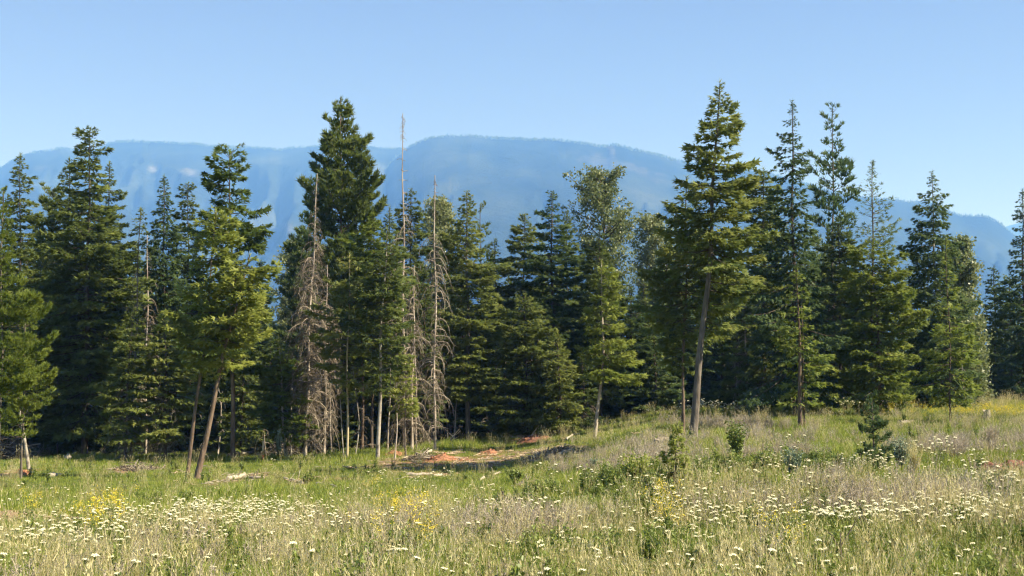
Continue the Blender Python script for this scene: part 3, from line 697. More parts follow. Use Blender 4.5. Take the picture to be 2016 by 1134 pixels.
# --- right
T('Olive fir with long side boughs left of the largest fir, slim straight trunk', 'dfir', 1343, (1352, 348), 61, [(348, 4), (380, 20), (430, 54), (500, 74), (580, 92), (640, 80), (690, 66), (725, 24)], 12, 'bark_red', dead=([(720, 12), (810, 12)], .5, .4, .9), seed=56, fol='fir', tint=.54, gap=.16)
T('Largest fir, broad uneven crown on a thick grey trunk curving up right', 'dfir', 1362, (1416, 163), 58, [(163, 3), (185, 12), (215, 32), (250, 46), (275, 58), (300, 66), (325, 70), (345, 48), (375, 72), (430, 88), (480, 104), (540, 108), (590, 96), (640, 70), (665, 30)], 29, 'bark_grey', mid=(1396, 500), seed=57, fol='fir', tint=.58, gap=.13, asym=.12, dens=1.1, size=1.05, lowside=505, dead=([(640, 14), (830, 14)], .5, .4, 1.0))
T('Dark spire-tipped spruce right of the largest fir', 'spruce', 1563, (1559, 198), 76, [(198, 2), (230, 12), (270, 24), (300, 40), (330, 34), (400, 50), (440, 46), (520, 76), (640, 92), (740, 90)], 17, 'bark_dark', seed=58, tint=.42, gap=.22, dens=.9)
T('Small bright fir on a stout red-brown trunk in the right meadow', 'dfir', 1574, (1568, 528), 63, [(528, 3), (570, 22), (620, 34), (670, 44), (720, 46), (785, 40)], 16, 'bark_red', seed=59, tint=.66, gap=.28, dens=.8, fol='dfir')
T('Slim second trunk touching the stout red-brown one', 'snag', 1582, (1577, 600), 63.3, None, 6, 'bark_red', seed=60, cap='dead sapling')
T('Sparse tall pine with silvery see-through top on grey trunk', 'pine', 1638, (1637, 212), 86, [(212, 12), (240, 28), (262, 30), (285, 16), (320, 40), (380, 52), (440, 56), (520, 60), (620, 56)], 12, 'bark_grey', fol='pale', seed=61, gap=.42, dens=.62, tint=.4, dead=([(560, 30), (640, 36), (780, 30)], 1.0, 1.3, 1.2))
T('Pale feathery larch with a long thin tip above the right treeline', 'larch', 1715, (1715, 318), 78, [(318, 2), (350, 14), (400, 32), (460, 48), (500, 56)], 13, 'bark_grey', seed=62, tint=.55, dens=1.1)
T('Wide bright fir below the feathery larch at the meadow edge', 'dfir', 1733, (1716, 470), 76, [(470, 8), (520, 60), (570, 78), (650, 74), (720, 80), (790, 66), (808, 30)], 14, 'bark_red', seed=63, tint=.58, gap=.14, fol='dfir')
T('Ragged olive fir filling between the spire spruce and larch', 'fir', 1655, (1650, 440), 84, [(440, 6), (500, 40), (600, 62), (700, 66), (800, 56)], 12, seed=64, tint=.5)
T('Grey twiggy snag before the dark wood right of the largest fir', 'snag', 1467, (1469, 590), 84, None, 8, 'snag', dead=([(600, 16), (700, 34), (800, 30)], 1.6, 2.4, 1.1), seed=65)
T('Dark green fir directly behind the grey twiggy snag', 'fir', 1450, (1448, 560), 88, [(560, 4), (640, 34), (760, 50), (830, 50)], 11, seed=66, tint=.44)
T('Low spreading fir with flat tiers right of the twiggy snag', 'fir', 1505, (1502, 660), 82, [(660, 4), (720, 36), (780, 62), (806, 60)], 10, seed=67, tint=.52)
T('Fir wedge right behind the largest fir, hidden to its shoulders', 'fir', 1500, (1505, 330), 84, [(330, 20), (380, 36), (460, 46), (600, 60), (780, 66)], 14, seed=68, tint=.5, fol='fir')
T('Young bright green fir low beside the red-brown trunk', 'dfir', 1612, (1608, 640), 80, [(640, 4), (700, 30), (800, 42)], 8, seed=69, tint=.55)
T('Dark irregular spruce with a long pale bare trunk at right', 'spruce', 1848, (1833, 338), 86, [(338, 3), (370, 12), (390, 26), (440, 40), (480, 56), (560, 62), (700, 66), (790, 60)], 12, 'bark_pale', mid=(1842, 560), seed=70, tint=.5, gap=.2, fol='blue')
T('Blue-green fir behind and left of the pale bare trunk', 'fir', 1795, (1790, 520), 94, [(520, 5), (580, 30), (680, 44), (800, 50)], 11, seed=71, tint=.42)
T('Slender open fir with flat green tiers near its foot, right meadow', 'dfir', 1868, (1862, 470), 66, [(470, 2), (540, 18), (620, 30), (655, 58), (700, 64), (750, 66), (790, 50)], 7, 'bark_dark', seed=72, tint=.56, gap=.34, dens=.75, fol='dfir')
T('Rounded aspen with white stems beside the pale bare trunk', 'leaf', 1888, (1892, 468), 94, [(468, 12), (500, 34), (560, 46), (680, 50), (770, 44)], 10, 'bark_pale', seed=73, tint=.36, cap='aspen tree', name='aspen_tree')
T('Leafy aspen bush at the right end of the middle trees', 'leaf', 1915, (1918, 620), 92, [(620, 12), (680, 26), (760, 30)], 7, 'bark_pale', seed=74, tint=.42, cap='aspen tree', name='aspen_tree')
T('Dark fir in the right background left of the edge spruce', 'fir', 1958, (1957, 522), 112, [(522, 3), (560, 16), (640, 30), (780, 36)], 11, fol='blue', seed=75, tint=.48)
T('Round-topped dark fir behind the right edge spruce', 'fir', 1990, (1988, 545), 106, [(545, 14), (600, 34), (700, 46), (790, 50)], 12, fol='blue', seed=76, tint=.42)
T('Dark spruce cut off by the right edge of the picture', 'spruce', 2016, (2014, 372), 96, [(372, 3), (420, 16), (500, 28), (600, 44), (790, 54)], 13, 'bark_dark', seed=77, tint=.46, gap=.2)
T('Low bright young pine at the left edge, foliage down to the brushwood', 'pine', 48, (52, 570), 56, [(570, 4), (640, 34), (720, 50), (800, 58), (860, 36)], 8, 'bark_grey', fol='lime', gap=.22, seed=401, dens=1.3, tint=.6, size=.55)
POLES = [(118, 722, 80, 7, 'bark_grey', 'Short grey pole in shade between the leaning birch and the tallest left fir'), (208, 770, 81, 8, 'bark_grey', 'Dim grey pole just right of the tallest left fir trunk'),
         (432, 770, 82, 6, 'snag', 'Thin pole in shade right behind the thicker leaning trunk'), (527, 815, 78, 6, 'bark_grey', 'Low crooked dark pole right of the survey stake'),
         (655, 745, 78, 6, 'snag', 'Thin pale pole between the brown snag and the white sapling trunks'), (765, 700, 79, 6, 'snag', 'Thin brown pole just right of the pale blotched trunk'),
         (893, 790, 84, 6, 'snag', 'Short grey pole between the arching snag and the columnar fir'), (962, 800, 88, 6, 'bark_grey', 'Dim pole in shade right of the columnar fir'),
         (1428, 700, 90, 6, 'bark_grey', 'Dim thin pole in the dark gap right of the largest fir'), (1760, 735, 80, 6, 'bark_red', 'Thin reddish pole right of the wide bright fir'),
         (1776, 760, 81, 5, 'snag', 'Shorter thin pole close beside the thin reddish one'), (1900, 700, 84, 5, 'bark_pale', 'Slim white pole between the aspens and the flat-tiered fir'),
         (820, 620, 82, 8, 'snag', 'Straight pale dead trunk just right of the tallest snag'), (575, 700, 80, 6, 'bark_pale', 'Slim pale trunk in the low layered fir left of the brown snag')]
for i, (px, ty, Y, w, bk, lb) in enumerate(POLES):
    T(lb, 'snag', px, (px + (-4, 3, 6, -7)[i % 4], ty), Y, None, w, bk, seed=300 + i, cap='dead sapling', dead=([(ty + 10, 14), (ty + 90, 22)], .7, .8, .8))
print('trees', time.time() - T00, NTRI)
# ---------------------------------------------------------------- the closed wood behind: copies of a few kinds, each tree a thing of its own
def fill_kind(i, sp, h, hw, base, fol, tint, dens=.8, size=1.6):
    rng = np.random.default_rng(900 + i)
    axis = lambda z: np.stack([.05 * np.sin(np.asarray(z, float) * .6 + i), .05 * np.cos(np.asarray(z, float) * .5 + i), np.asarray(z, float)], -1)
    g = Geo(); bark_trunk(g, axis, h, .17, .02, k=6, rng=rng, n=14)
    tm = g.mesh('trunk', [M['bark_dark']], smooth=True)
    gc = Geo()
    wf = lambda q: np.interp(q, [base, base + (h - base) * .25, h * .75, h], [hw * .8, hw, hw * .42, .08])
    if sp == 'leaf': broadleaf(gc, gc, axis, base, h, wf, rng, .8, .2)
    else: conifer(gc, gc, axis, h, wf, base, h, sp, rng, dens, 0, .08, tint, size=size)
    cm = gc.mesh('crown', [M[fol], M['twig']])
    gd = Geo(); deadwork(gd, axis, .6, base + 1.2, lambda q: .2 + 0 * q + 1.0, rng, 1.1, .5, 1.0)
    dm = gd.mesh('dead_twigs', [M['brown']])
    e = bpy.data.objects.new('background_' + KIND[sp], None)
    return e, [('trunk', tm), ('crown', cm), ('dead_twigs', dm)], h
FK = [fill_kind(0, 'fir', 15, 2.0, 2.2, 'fir', .42), fill_kind(1, 'spruce', 16, 1.7, 1.4, 'blue', .44), fill_kind(2, 'fir', 13, 2.3, 1.0, 'blue', .4),
      fill_kind(3, 'dfir', 14, 2.2, 3.0, 'fir', .5), fill_kind(4, 'pine', 15, 1.9, 5.0, 'fir', .5, 1.0, 1.3), fill_kind(5, 'fir', 8, 1.9, .4, 'fir', .5, 1.0, 1.2)]
FPX = np.array([-500, 0, 300, 480, 545, 600, 760, 980, 1100, 1260, 1330, 1650, 1760, 1790, 1920, 1945, 2016, 2600.])
FTOP = np.array([450, 460, 470, 540, 585, 520, 470, 510, 490, 510, 450, 440, 590, 540, 620, 640, 560, 500.])
LMK = [(-400, 'beyond the left edge pine'), (20, 'the lime-green pine'), (110, 'the leaning birch'), (180, 'the tallest left fir'), (275, 'the half-dead thin fir'), (327, 'the spiky spruce'), (400, 'the leaning trunks'), (470, 'the flat-topped fir'),
       (550, 'the survey stake'), (615, 'the brown snag'), (672, 'the tallest pine'), (750, 'the blotched trunk'), (795, 'the tallest snag'), (856, 'the arching snag'), (920, 'the columnar fir'), (1000, 'the orange soil'), (1088, 'the knobbly-tipped fir'),
       (1180, 'the large cottonwood'), (1270, 'the leaning grey trunk'), (1345, 'the slim straight trunk'), (1410, 'the largest fir'), (1480, 'the grey twiggy snag'), (1560, 'the spire spruce'), (1637, 'the silvery pine'), (1715, 'the larch'), (1790, 'the blue-green right fir'),
       (1845, 'the pale bare trunk'), (1890, 'the aspen'), (1955, 'the right background fir'), (2014, 'the right edge spruce'), (2500, 'the right edge')]
def landmark(px): return min(LMK, key=lambda q: abs(q[0] - px))
def zone(px): return 'left wood' if px < 560 else 'middle wood' if px < 1260 else 'right wood'
NF = 0
def plant(kind, px, Y, py_top, rng, low=False):
    global NF
    e0, parts, h0 = FK[kind]
    x = (px - 1008) / F * Y; z = float(gz(x, Y))
    h = at(px, py_top, Y)[2] - z
    if h < 1.5: return
    e = bpy.data.objects.new(e0.name, None); COL.objects.link(e); e.location = (x, Y, z)
    s = h / h0; w = max(.6, s ** .6) * rng.uniform(.85, 1.15)
    e.scale = (w, w, s); e.rotation_euler = (rng.normal(0, .015), rng.normal(0, .015), rng.uniform(0, 6.28))
    lm = landmark(px); side = 'behind' if abs(px - lm[0]) < 14 else ('behind and left of' if px < lm[0] else 'behind and right of')
    kn = ['fir', 'spruce', 'fir', 'fir', 'pine', 'fir'][kind]
    if low: tag(e, 'Low young fir in shade, %s %s' % (side, lm[1]), 'fir tree', 'young firs in the shade, ' + zone(px))
    else: tag(e, '%s %s %s, %s %s' % (['Dark shaggy', 'Narrow dark', 'Broad dark', 'Olive-green', 'Tufted', 'Low'][kind], kn, ['close in', 'farther in', 'deep inside'][0 if Y < 106 else 1 if Y < 125 else 2], side, lm[1]), kn + ' tree', 'background conifers, ' + zone(px))
    for nm, me in parts:
        o = obj(nm, me, e)
        if nm == 'dead_twigs': o['kind'] = 'stuff'
    NF += 1
rng = np.random.default_rng(5)
for row, (Y0, n, dpy) in enumerate([(97, 34, 60), (106, 36, 25), (117, 38, 0), (130, 36, 0), (146, 34, 5)]):
    for i in range(n):
        px = -260 + (i + rng.uniform(.1, .9)) * (2016 + 520) / n
        e = np.interp(px, EP, ED)
        Y = max(Y0, e + 5 + row * 6) + rng.uniform(-3, 3)
        top = np.interp(px, FPX, FTOP) + dpy + rng.uniform(-10, 60)
        plant(int(rng.integers(0, 5)), px, Y, top, rng)
for i in range(46):
    px = -300 + (i + rng.uniform(.1, .9)) * (2016 + 600) / 46
    Y = np.interp(px, EP, ED) + rng.uniform(2, 10)
    plant(int(rng.choice([5, 5, 2])), px, Y, rng.uniform(650, 760), rng, True)
print('fill', NF, time.time() - T00, NTRI)
# ---------------------------------------------------------------- meadow plants
M['grass'] = m_leaf('green_grass', [(0, (.075, .115, .018)), (.4, (.185, .24, .036)), (.7, (.32, .355, .065)), (1, (.48, .475, .17))], trans=.4, rnd=.45, rough=.5)
M['straw'] = m_leaf('dry_grass', [(0, (.25, .21, .09)), (.5, (.49, .43, .20)), (1, (.68, .61, .36))], trans=.35, rnd=.4)
M['grey'] = m_leaf('grey_dead_stems', [(0, (.16, .13, .09)), (.5, (.34, .285, .21)), (1, (.52, .45, .35))], trans=.1, rnd=.4)
M['weed'] = m_leaf('weed_leaves', [(0, (.08, .115, .02)), (.5, (.19, .24, .05)), (1, (.32, .36, .10))], trans=.35, rnd=.4, rough=.45, spec=.4)
M['cream'] = m_leaf('cream_flower_heads', [(0, (.5, .47, .28)), (.5, (.74, .70, .47)), (1, (.86, .83, .64))], trans=.15, rnd=.3)
M['yellow'] = m_leaf('yellow_flower_heads', [(0, (.5, .36, .02)), (.5, (.75, .58, .04)), (1, (.85, .72, .1))], trans=.15, rnd=.3)
M['sage'] = m_leaf('sage_leaves', [(0, (.10, .14, .09)), (.5, (.2, .25, .16)), (1, (.32, .36, .25))], trans=.2, rnd=.3)
def blades(g, n, h, spread, lean, w, rng, m=0, tint=.5, flop=.35):
    a = rng.uniform(0, 6.28, n); r = spread * np.sqrt(rng.random(n))
    b = np.stack([r * np.cos(a), r * np.sin(a), np.full(n, -.03)], 1)
    d = np.stack([np.cos(a), np.sin(a), 0 * a], 1) * .6 + rng.normal(0, .6, (n, 3)) * [1, 1, 0]
    H = h * rng.uniform(.45, 1.15, n); l = lean * rng.uniform(.2, 1.3, n)
    p1 = b + np.stack([0 * H, 0 * H, H * .55], 1) + d * (l * H * .35)[:, None]
    p2 = b + np.stack([0 * H, 0 * H, H * (1 - flop * l)], 1) + d * (l * H)[:, None]
    s = np.stack([np.sin(a * 3), np.cos(a * 3), 0 * a], 1) * w / 2
    V = np.stack([b - s, b + s, p1 - s * .8, p1 + s * .8, p2], 1)
    t = np.array([[0, 1, 3], [0, 3, 2], [2, 3, 4]])
    g.add(V, t[None] + 5 * np.arange(n)[:, None, None], m, np.repeat(tint + rng.normal(0, .14, n), 5))
def stalks(g, n, h, spread, w, rng, m=0, heads=True, tint=.5):
    a = rng.uniform(0, 6.28, n); r = spread * np.sqrt(rng.random(n)); H = h * rng.uniform(.6, 1.15, n)
    b = np.stack([r * np.cos(a), r * np.sin(a), 0 * a], 1); q = rng.normal(0, .16, (n, 2)) * H[:, None]
    P = np.stack([b, b + np.stack([q[:, 0] * .3, q[:, 1] * .3, H * .55], 1), b + np.stack([q[:, 0], q[:, 1], H], 1)], 1)
    g.add(*tubes(P, np.tile([w, w * .8, w * .5], (n, 1)), 3), m=m, c=np.repeat(tint + rng.normal(0, .15, n), 9))
    if heads:
        e = P[:, 2]; k = 5; ei = np.repeat(np.arange(n), k); d = nrm(rng.normal(0, .35, (n * k, 3)) + [0, 0, 1]); l = rng.uniform(.02, .05, n * k) * (h / .5)
        p = e[ei] - np.stack([0 * l, 0 * l, rng.uniform(0, .14, n * k) * h], 1); u = nrm(np.cross(d, rng.normal(0, 1, (n * k, 3)))) * w * 2.4
        g.add(np.stack([p - u, p + u, p + d * l[:, None]], 1), np.arange(n * k * 3).reshape(-1, 3), m, tint + .15)
    return P[:, 2]
def bush(g, n, h, r, rng, m=0, leaf=.05, stem=None, tint=.5, nl=9, up=1.1):
    a = rng.uniform(0, 6.28, n); L = h * rng.uniform(.55, 1.1, n); tl = rng.uniform(0, 1, n) ** .7 * r / h
    d = nrm(np.stack([np.cos(a) * tl, np.sin(a) * tl, np.full(n, 1.)], 1))
    s = np.linspace(0, 1, 4); P = d[:, None] * (L[:, None] * s)[..., None] + rng.normal(0, .03, (n, 4, 3)) * h * s[None, :, None]
    if stem is not None: g.add(*tubes(P, np.tile(np.array([.006, .005, .004, .002]) * max(1, h), (n, 1)), 3), m=stem, c=.4)
    bi = np.repeat(np.arange(n), nl); k = rng.uniform(.25, 1, len(bi)) * 3; i0 = np.clip(k.astype(int), 0, 2); f = (k - i0)[:, None]
    p = P[bi, i0] * (1 - f) + P[bi, i0 + 1] * f
    dd = nrm(rng.normal(0, 1, p.shape) * [1, 1, .5] + [0, 0, .3 * up]); u = nrm(np.cross(dd, rng.normal(0, 1, p.shape)))
    l = leaf * rng.uniform(.6, 1.4, len(p))
    V = np.stack([p, p + (dd * .45 + u * .3) * l[:, None], p + dd * l[:, None], p + (dd * .45 - u * .3) * l[:, None]], 1)
    t = np.array([[0, 1, 2], [0, 2, 3]])
    g.add(V, t[None] + 4 * np.arange(len(p))[:, None, None], m, np.repeat(tint + rng.normal(0, .15, len(p)), 4))
def twiggy(g, n, h, r, rng, m=0, tint=.5):
    a = rng.uniform(0, 6.28, n); L = h * rng.uniform(.5, 1.1, n); tl = rng.uniform(0, 1, n) * r / h
    d = nrm(np.stack([np.cos(a) * tl, np.sin(a) * tl, np.full(n, 1.)], 1))
    s = np.linspace(0, 1, 4); P = d[:, None] * (L[:, None] * s)[..., None] + rng.normal(0, .025, (n, 4, 3)) * h * s[None, :, None]
    g.add(*tubes(P, np.tile([.004, .0035, .003, .002], (n, 1)) * max(.8, h * 1.4), 3), m=m, c=np.repeat(tint + rng.normal(0, .15, n), 12))
    k = 6; bi = np.repeat(np.arange(n), k); f = rng.uniform(.35, .95, n * k)[:, None]
    p = P[bi, 1] * (1 - f) + P[bi, 3] * f; dd = nrm(d[bi] + rng.normal(0, .45, p.shape)); l = rng.uniform(.08, .22, n * k) * h
    u = nrm(np.cross(dd, rng.normal(0, 1, p.shape))) * .0045 * max(.8, h * 1.4)
    g.add(np.stack([p - u, p + u, p + dd * l[:, None]], 1), np.arange(n * k * 3).reshape(-1, 3), m, tint + .1)
    e = p + dd * l[:, None]; j = 2; ei = np.repeat(np.arange(len(e)), j); q = nrm(rng.normal(0, 1, (len(ei), 3))); w = nrm(rng.normal(0, 1, (len(ei), 3))); l2 = .022 * max(.8, h * 1.4)
    g.add(np.stack([e[ei] - q * l2 * .5, e[ei] + w * l2 * .5, e[ei] + q * l2 * .5], 1), np.arange(len(ei) * 3).reshape(-1, 3), m, tint)
def yarrow_stem(rng, h=.5, heads=1, r=.035):
    g = Geo(); gh = Geo(); n = heads
    q = rng.normal(0, .07, (n, 2)); H = h * rng.uniform(.75, 1.1, n)
    b = np.stack([q[:, 0] * .3, q[:, 1] * .3, 0 * H], 1)
    P = np.stack([b, b + np.stack([q[:, 0] * .5, q[:, 1] * .5, H * .6], 1), b + np.stack([q[:, 0] * 1.6, q[:, 1] * 1.6, H], 1)], 1)
    g.add(*tubes(P, np.tile([.0035, .003, .0025], (n, 1)), 3), m=0, c=.6)
    bush(g, 5, h * .5, .1, rng, 0, .05, None, .5, 6)
    for i in range(n):
        c = P[i, 2]; R = r * rng.uniform(.75, 1.3); k = 11; tilt = rng.normal(0, .18, 2)
        rr = R * np.sqrt((np.arange(k) + .3) / k); aa = np.arange(k) * 2.4 + rng.uniform(0, 6)
        px, py = rr * np.cos(aa), rr * np.sin(aa)
        cc = np.stack([c[0] + px, c[1] + py, c[2] + .012 - .25 * rr ** 2 / R + px * tilt[0] + py * tilt[1] + rng.uniform(-.003, .003, k)], 1)
        rb = R * .30; m_ = 5; an = np.arange(m_) * 2 * math.pi / m_
        for j in range(k):
            ring = cc[j] + np.stack([rb * np.cos(an + j), rb * np.sin(an + j), np.full(m_, -.006)], 1)
            V = np.concatenate([[cc[j] + [0, 0, .004]], ring]); gh.add(V, [[0, 1 + t, 1 + (t + 1) % m_] for t in range(m_)], 0, .5 + rng.normal(0, .12))
        g.add(*tubes(np.stack([np.stack([np.tile(c - [0, 0, .03], (k, 1))[z] for z in range(k)]), cc - [0, 0, .006]], 1), np.tile([.0016, .0012], (k, 1)), 3), m=0, c=.6)
    return g, gh
rg = np.random.default_rng(21)
def protos(fn, n, name, mats):
    out = []
    for i in range(n):
        g = Geo(); fn(g, i); out.append(g.mesh('%s_%d' % (name, i), mats))
    return protocol(name, out)
cg = protos(lambda g, i: blades(g, 34, [.22, .3, .26, .38][i], .16, .55, .007, rg, tint=[.4, .5, .55, .45][i]), 4, 'green_tuft', [M['grass']])
cf = protos(lambda g, i: blades(g, 30, [.24, .32, .28][i], .30, .5, .016, rg, tint=[.42, .52, .5][i]), 3, 'meadow_tuft', [M['grass']])
def dryf(g, i):
    stalks(g, 12 + 4 * i, [.5, .62, .42][i], .16, .0018, rg, 0, True, .55); blades(g, 18, .3, .16, .8, .0045, rg, 0, .4)
cd = protos(dryf, 3, 'straw_tuft', [M['straw']])
ct = protos(lambda g, i: twiggy(g, 16, [.45, .55, .38][i], .28, rg, 0, .5), 3, 'grey_stems', [M['grey']])
cw = protos(lambda g, i: bush(g, 12, [.24, .34, .45][i], .16, rg, 0, [.045, .035, .045][i], 0, .5, 14), 3, 'leafy_weed', [M['weed']])
def yf(g, i):
    a, b = yarrow_stem(rg, [.42, .5, .46][i], [3, 4, 2][i], .024); 
    for V, Tq, C in zip(a.V, a.T, a.C): pass
    g.V, g.T, g.M, g.C, g.n = a.V, a.T, a.M, a.C, a.n
    n0 = g.n
    Vb = np.concatenate(b.V); Tb = np.concatenate(b.T); Cb = np.concatenate(b.C); g.add(Vb, Tb, 1, Cb)
cyw = protos(yf, 3, 'white_yarrow', [M['weed'], M['cream']])
def gf(g, i):
    e = stalks(g, 6, .6, .12, .004, rg, 0, False, .5); bush(g, 6, .45, .12, rg, 0, .05, None, .5, 8)
    k = 26; ei = np.repeat(np.arange(6), k); p = e[ei] + rg.normal(0, 1, (6 * k, 3)) * [.04, .04, .05]; d = nrm(rg.normal(0, 1, p.shape)); u = nrm(np.cross(d, rg.normal(0, 1, p.shape)))
    g.add(np.stack([p - d * .012, p + u * .014, p + d * .012], 1), np.arange(len(p) * 3).reshape(-1, 3), 1, .5)
cyl = protos(gf, 2, 'yellow_flower', [M['weed'], M['yellow']])
def pts(r0, r1, per, half=24.5):
    a = math.radians(half); area = a * (r1 * r1 - r0 * r0); n = int(area * per)
    r = np.sqrt(rg.uniform(r0 * r0, r1 * r1, n)); t = rg.uniform(-a, a, n)
    return r * np.sin(t), r * np.cos(t)
def put(name, coll, x, y, nk, s0, s1, tilt=.08, label=None):
    n = len(x); s = rg.uniform(s0, s1, n) * (0.8 + .4 * vnoise(x * .7, y * .7, 55))
    z = gz(x, y) - .01
    return scatter(name, coll, np.stack([x, y, z], 1), np.stack([rg.normal(0, tilt, n), rg.normal(0, tilt, n), rg.uniform(0, 6.28, n)], 1), np.stack([s, s, s * rg.uniform(.8, 1.2, n)], 1), rg.integers(0, nk, n), label)
def pxof(x, y): return 1008 + F * x / y
def bare(x, y): return np.clip(np.maximum(mask('soil', x, y), mask('red', x, y)), 0, 1)
def sel(x, y, p): k = rg.random(len(x)) < p; return x[k], y[k]
# green grass: near, middle, far
X1, Y1 = pts(9, 27, 54)
dryn = np.clip((fbm(X1 / 2.2, Y1 / 2.2, 61, 3) - .38) * 4, 0, 1); nearb = np.clip((24 - Y1) / 8, 0, 1)
p = (1 - .92 * bare(X1, Y1)) * (1 - .35 * nearb * dryn)
put('green_grass', cg, *sel(X1, Y1, p), 4, .7, 1.35)
X2, Y2 = pts(26, 50, 24); p = (1 - .92 * bare(X2, Y2)) * (1 - .5 * mask('dry', X2, Y2))
put('green_grass', cf, *sel(X2, Y2, p), 3, .55, 1.15)
X3, Y3 = pts(49, 104, 13)
e3 = np.interp(pxof(X3, Y3), EP, ED); p = (1 - .68 * bare(X3, Y3)) * np.clip((e3 + 3 - Y3) / 4, .05, 1)
X3, Y3 = sel(X3, Y3, p); rt = pxof(X3, Y3) > 1150
put('green_grass', cf, X3[~rt], Y3[~rt], 3, .28, .75)
put('green_grass', cf, X3[rt], Y3[rt], 3, .5, 1.1)
# dry straw
Xa, Ya = pts(9, 27, 9); q = np.clip((fbm(Xa / 2.2, Ya / 2.2, 61, 3) - .36) * 3, .12, 1) * np.clip((27 - Ya) / 6, .15, 1)
put('dry_grass', cd, *sel(Xa, Ya, q * (1 - .8 * bare(Xa, Ya))), 3, .65, 1.2, .14)
Xb, Yb_ = pts(25, 100, 4); pb = pxof(Xb, Yb_)
q = .08 + .9 * mask('dry', Xb, Yb_) + .18 * (pb > 1100) * np.clip((fbm(Xb / 5, Yb_ / 5, 62, 3) - .4) * 4, 0, 1)
e3 = np.interp(pb, EP, ED)
put('dry_grass', cd, *sel(Xb, Yb_, q * (Yb_ < e3 + 1)), 3, .7, 1.3, .14)
# grey dead stems (knapweed)
Xc, Yc_ = pts(9, 28, 6); q = np.clip((fbm(Xc / 2.6 + 9, Yc_ / 2.6, 71, 3) - .45) * 6, .02, 1) * np.clip((Yc_ - 11) / 4, .3, 1)
put('grey_dead_stems', ct, *sel(Xc, Yc_, q), 3, .65, 1.15, .12)
Xd, Yd = pts(26, 75, 2.2); pd_ = pxof(Xd, Yd)
q = (pd_ > 1080) * np.clip((fbm(Xd / 4 + 9, Yd / 4, 72, 3) - .5) * 7, 0, 1)
put('grey_dead_stems', ct, *sel(Xd, Yd, q), 3, .7, 1.3, .12)
# leafy weeds
Xe, Ye = pts(9, 30, 17); put('leafy_weeds', cw, *sel(Xe, Ye, np.clip((fbm(Xe / 2, Ye / 2, 81, 3) - .4) * 5, .15, 1)), 3, .6, 1.2)
Xf, Yf = pts(28, 92, 1.8); put('leafy_weeds', cw, *sel(Xf, Yf, .45 * (1 - bare(Xf, Yf)) * np.clip((fbm(Xf / 5, Yf / 5, 82, 3) - .42) * 5, .05, 1) * (Yf < np.interp(pxof(Xf, Yf), EP, ED) + 2)), 3, .5, 1.2)
# denser, taller growth where the photo shows it
def zone_put(name, coll, nk, zs, s0, s1):
    xs, ys = [], []
    for cx, cyy, rx, ry, n in zs:
        c = ground(cx, cyy); a = ground(cx, min(1133, cyy + ry)); b = ground(cx, cyy - ry); Ry = max(.5, abs(b[1] - a[1]) / 2)
        xs.append(c[0] + rg.normal(0, .55, n) * rx * c[1] / F); ys.append(c[1] + rg.normal(0, .55, n) * Ry)
    put(name, coll, np.concatenate(xs), np.concatenate(ys), nk, s0, s1)
zone_put('leafy_weeds', cw, 3, [(1250, 955, 80, 22, 170), (1430, 935, 90, 14, 60), (1600, 925, 90, 10, 70), (1050, 990, 60, 10, 50), (1220, 1110, 200, 20, 30)], .7, 1.5)
zone_put('green_grass', cf, 3, [(880, 880, 70, 6, 420), (690, 900, 90, 6, 420), (330, 912, 200, 5, 420), (1010, 858, 50, 4, 160), (470, 972, 60, 10, 160)], .8, 1.5)
zone_put('grey_dead_stems', ct, 3, [(1280, 915, 110, 14, 110), (1520, 905, 90, 8, 60), (1420, 842, 90, 5, 120), (1850, 895, 80, 7, 90), (720, 1062, 200, 14, 60), (1000, 1070, 150, 14, 60), (1800, 1020, 200, 16, 90), (120, 895, 120, 4, 60)], .8, 1.4)
Xt, Yt = pts(9, 26, 2.2)
cl = protos(lambda g, i: (blades(g, 5, .72, .05, .7, .0055, rg, 0, .7), stalks(g, 2, .8, .05, .0022, rg, 0, True, .7)), 3, 'tall_straw', [M['straw']])
put('tall_dry_grass', cl, Xt, Yt, 3, .6, 1.1, .2)
# yarrow: patches of the meadow where it flowers
def blot(cx, cy_, rx, ry, n):
    P = []
    c = ground(cx, cy_); a = ground(cx, min(1133, cy_ + ry)); b = ground(cx, cy_ - ry); Ry = max(.4, abs(b[1] - a[1]) / 2)
    n = max(2, int(n * .5))
    x = c[0] + rg.normal(0, .55, n) * rx * c[1] / F; y = c[1] + rg.normal(0, .55, n) * Ry
    return x, y
YB = [(430, 1035, 110, 14, 260), (350, 1065, 180, 18, 110), (540, 1062, 110, 14, 150), (230, 1095, 220, 24, 120), (640, 1075, 90, 18, 30), (900, 1062, 260, 20, 50),
      (1340, 1048, 110, 16, 40), (1480, 1062, 180, 16, 90), (1650, 1070, 140, 18, 60), (1760, 1075, 120, 16, 90), (1930, 1060, 110, 18, 120), (1990, 985, 60, 16, 40), (1850, 925, 110, 14, 30),
      (1560, 970, 70, 10, 9), (1010, 1125, 60, 8, 8), (1270, 1105, 120, 18, 30), (60, 1115, 90, 14, 40), (1500, 818, 190, 1.5, 200), (1640, 812, 90, 1.5, 160), (1380, 822, 60, 4, 40), (790, 965, 50, 6, 16), (880, 960, 40, 5, 18), (540, 928, 8, 3, 3), (1750, 945, 60, 10, 30)]
yx = []; yy = []
for c in YB:
    a, b = blot(*c); yx.append(a); yy.append(b)
a, b = pts(11, 40, .5); yx.append(a); yy.append(b)
yx = np.concatenate(yx); yy = np.concatenate(yy)
k = (yy > 9.5); yx, yy = yx[k], yy[k]
inside = np.abs(pxof(yx, yy) - 1008) < 1020
order = np.argsort(np.where(inside & (yy > 14), yy, 1e6))
near, rest = order[:300], order[300:]
fr = yy[rest] > 70
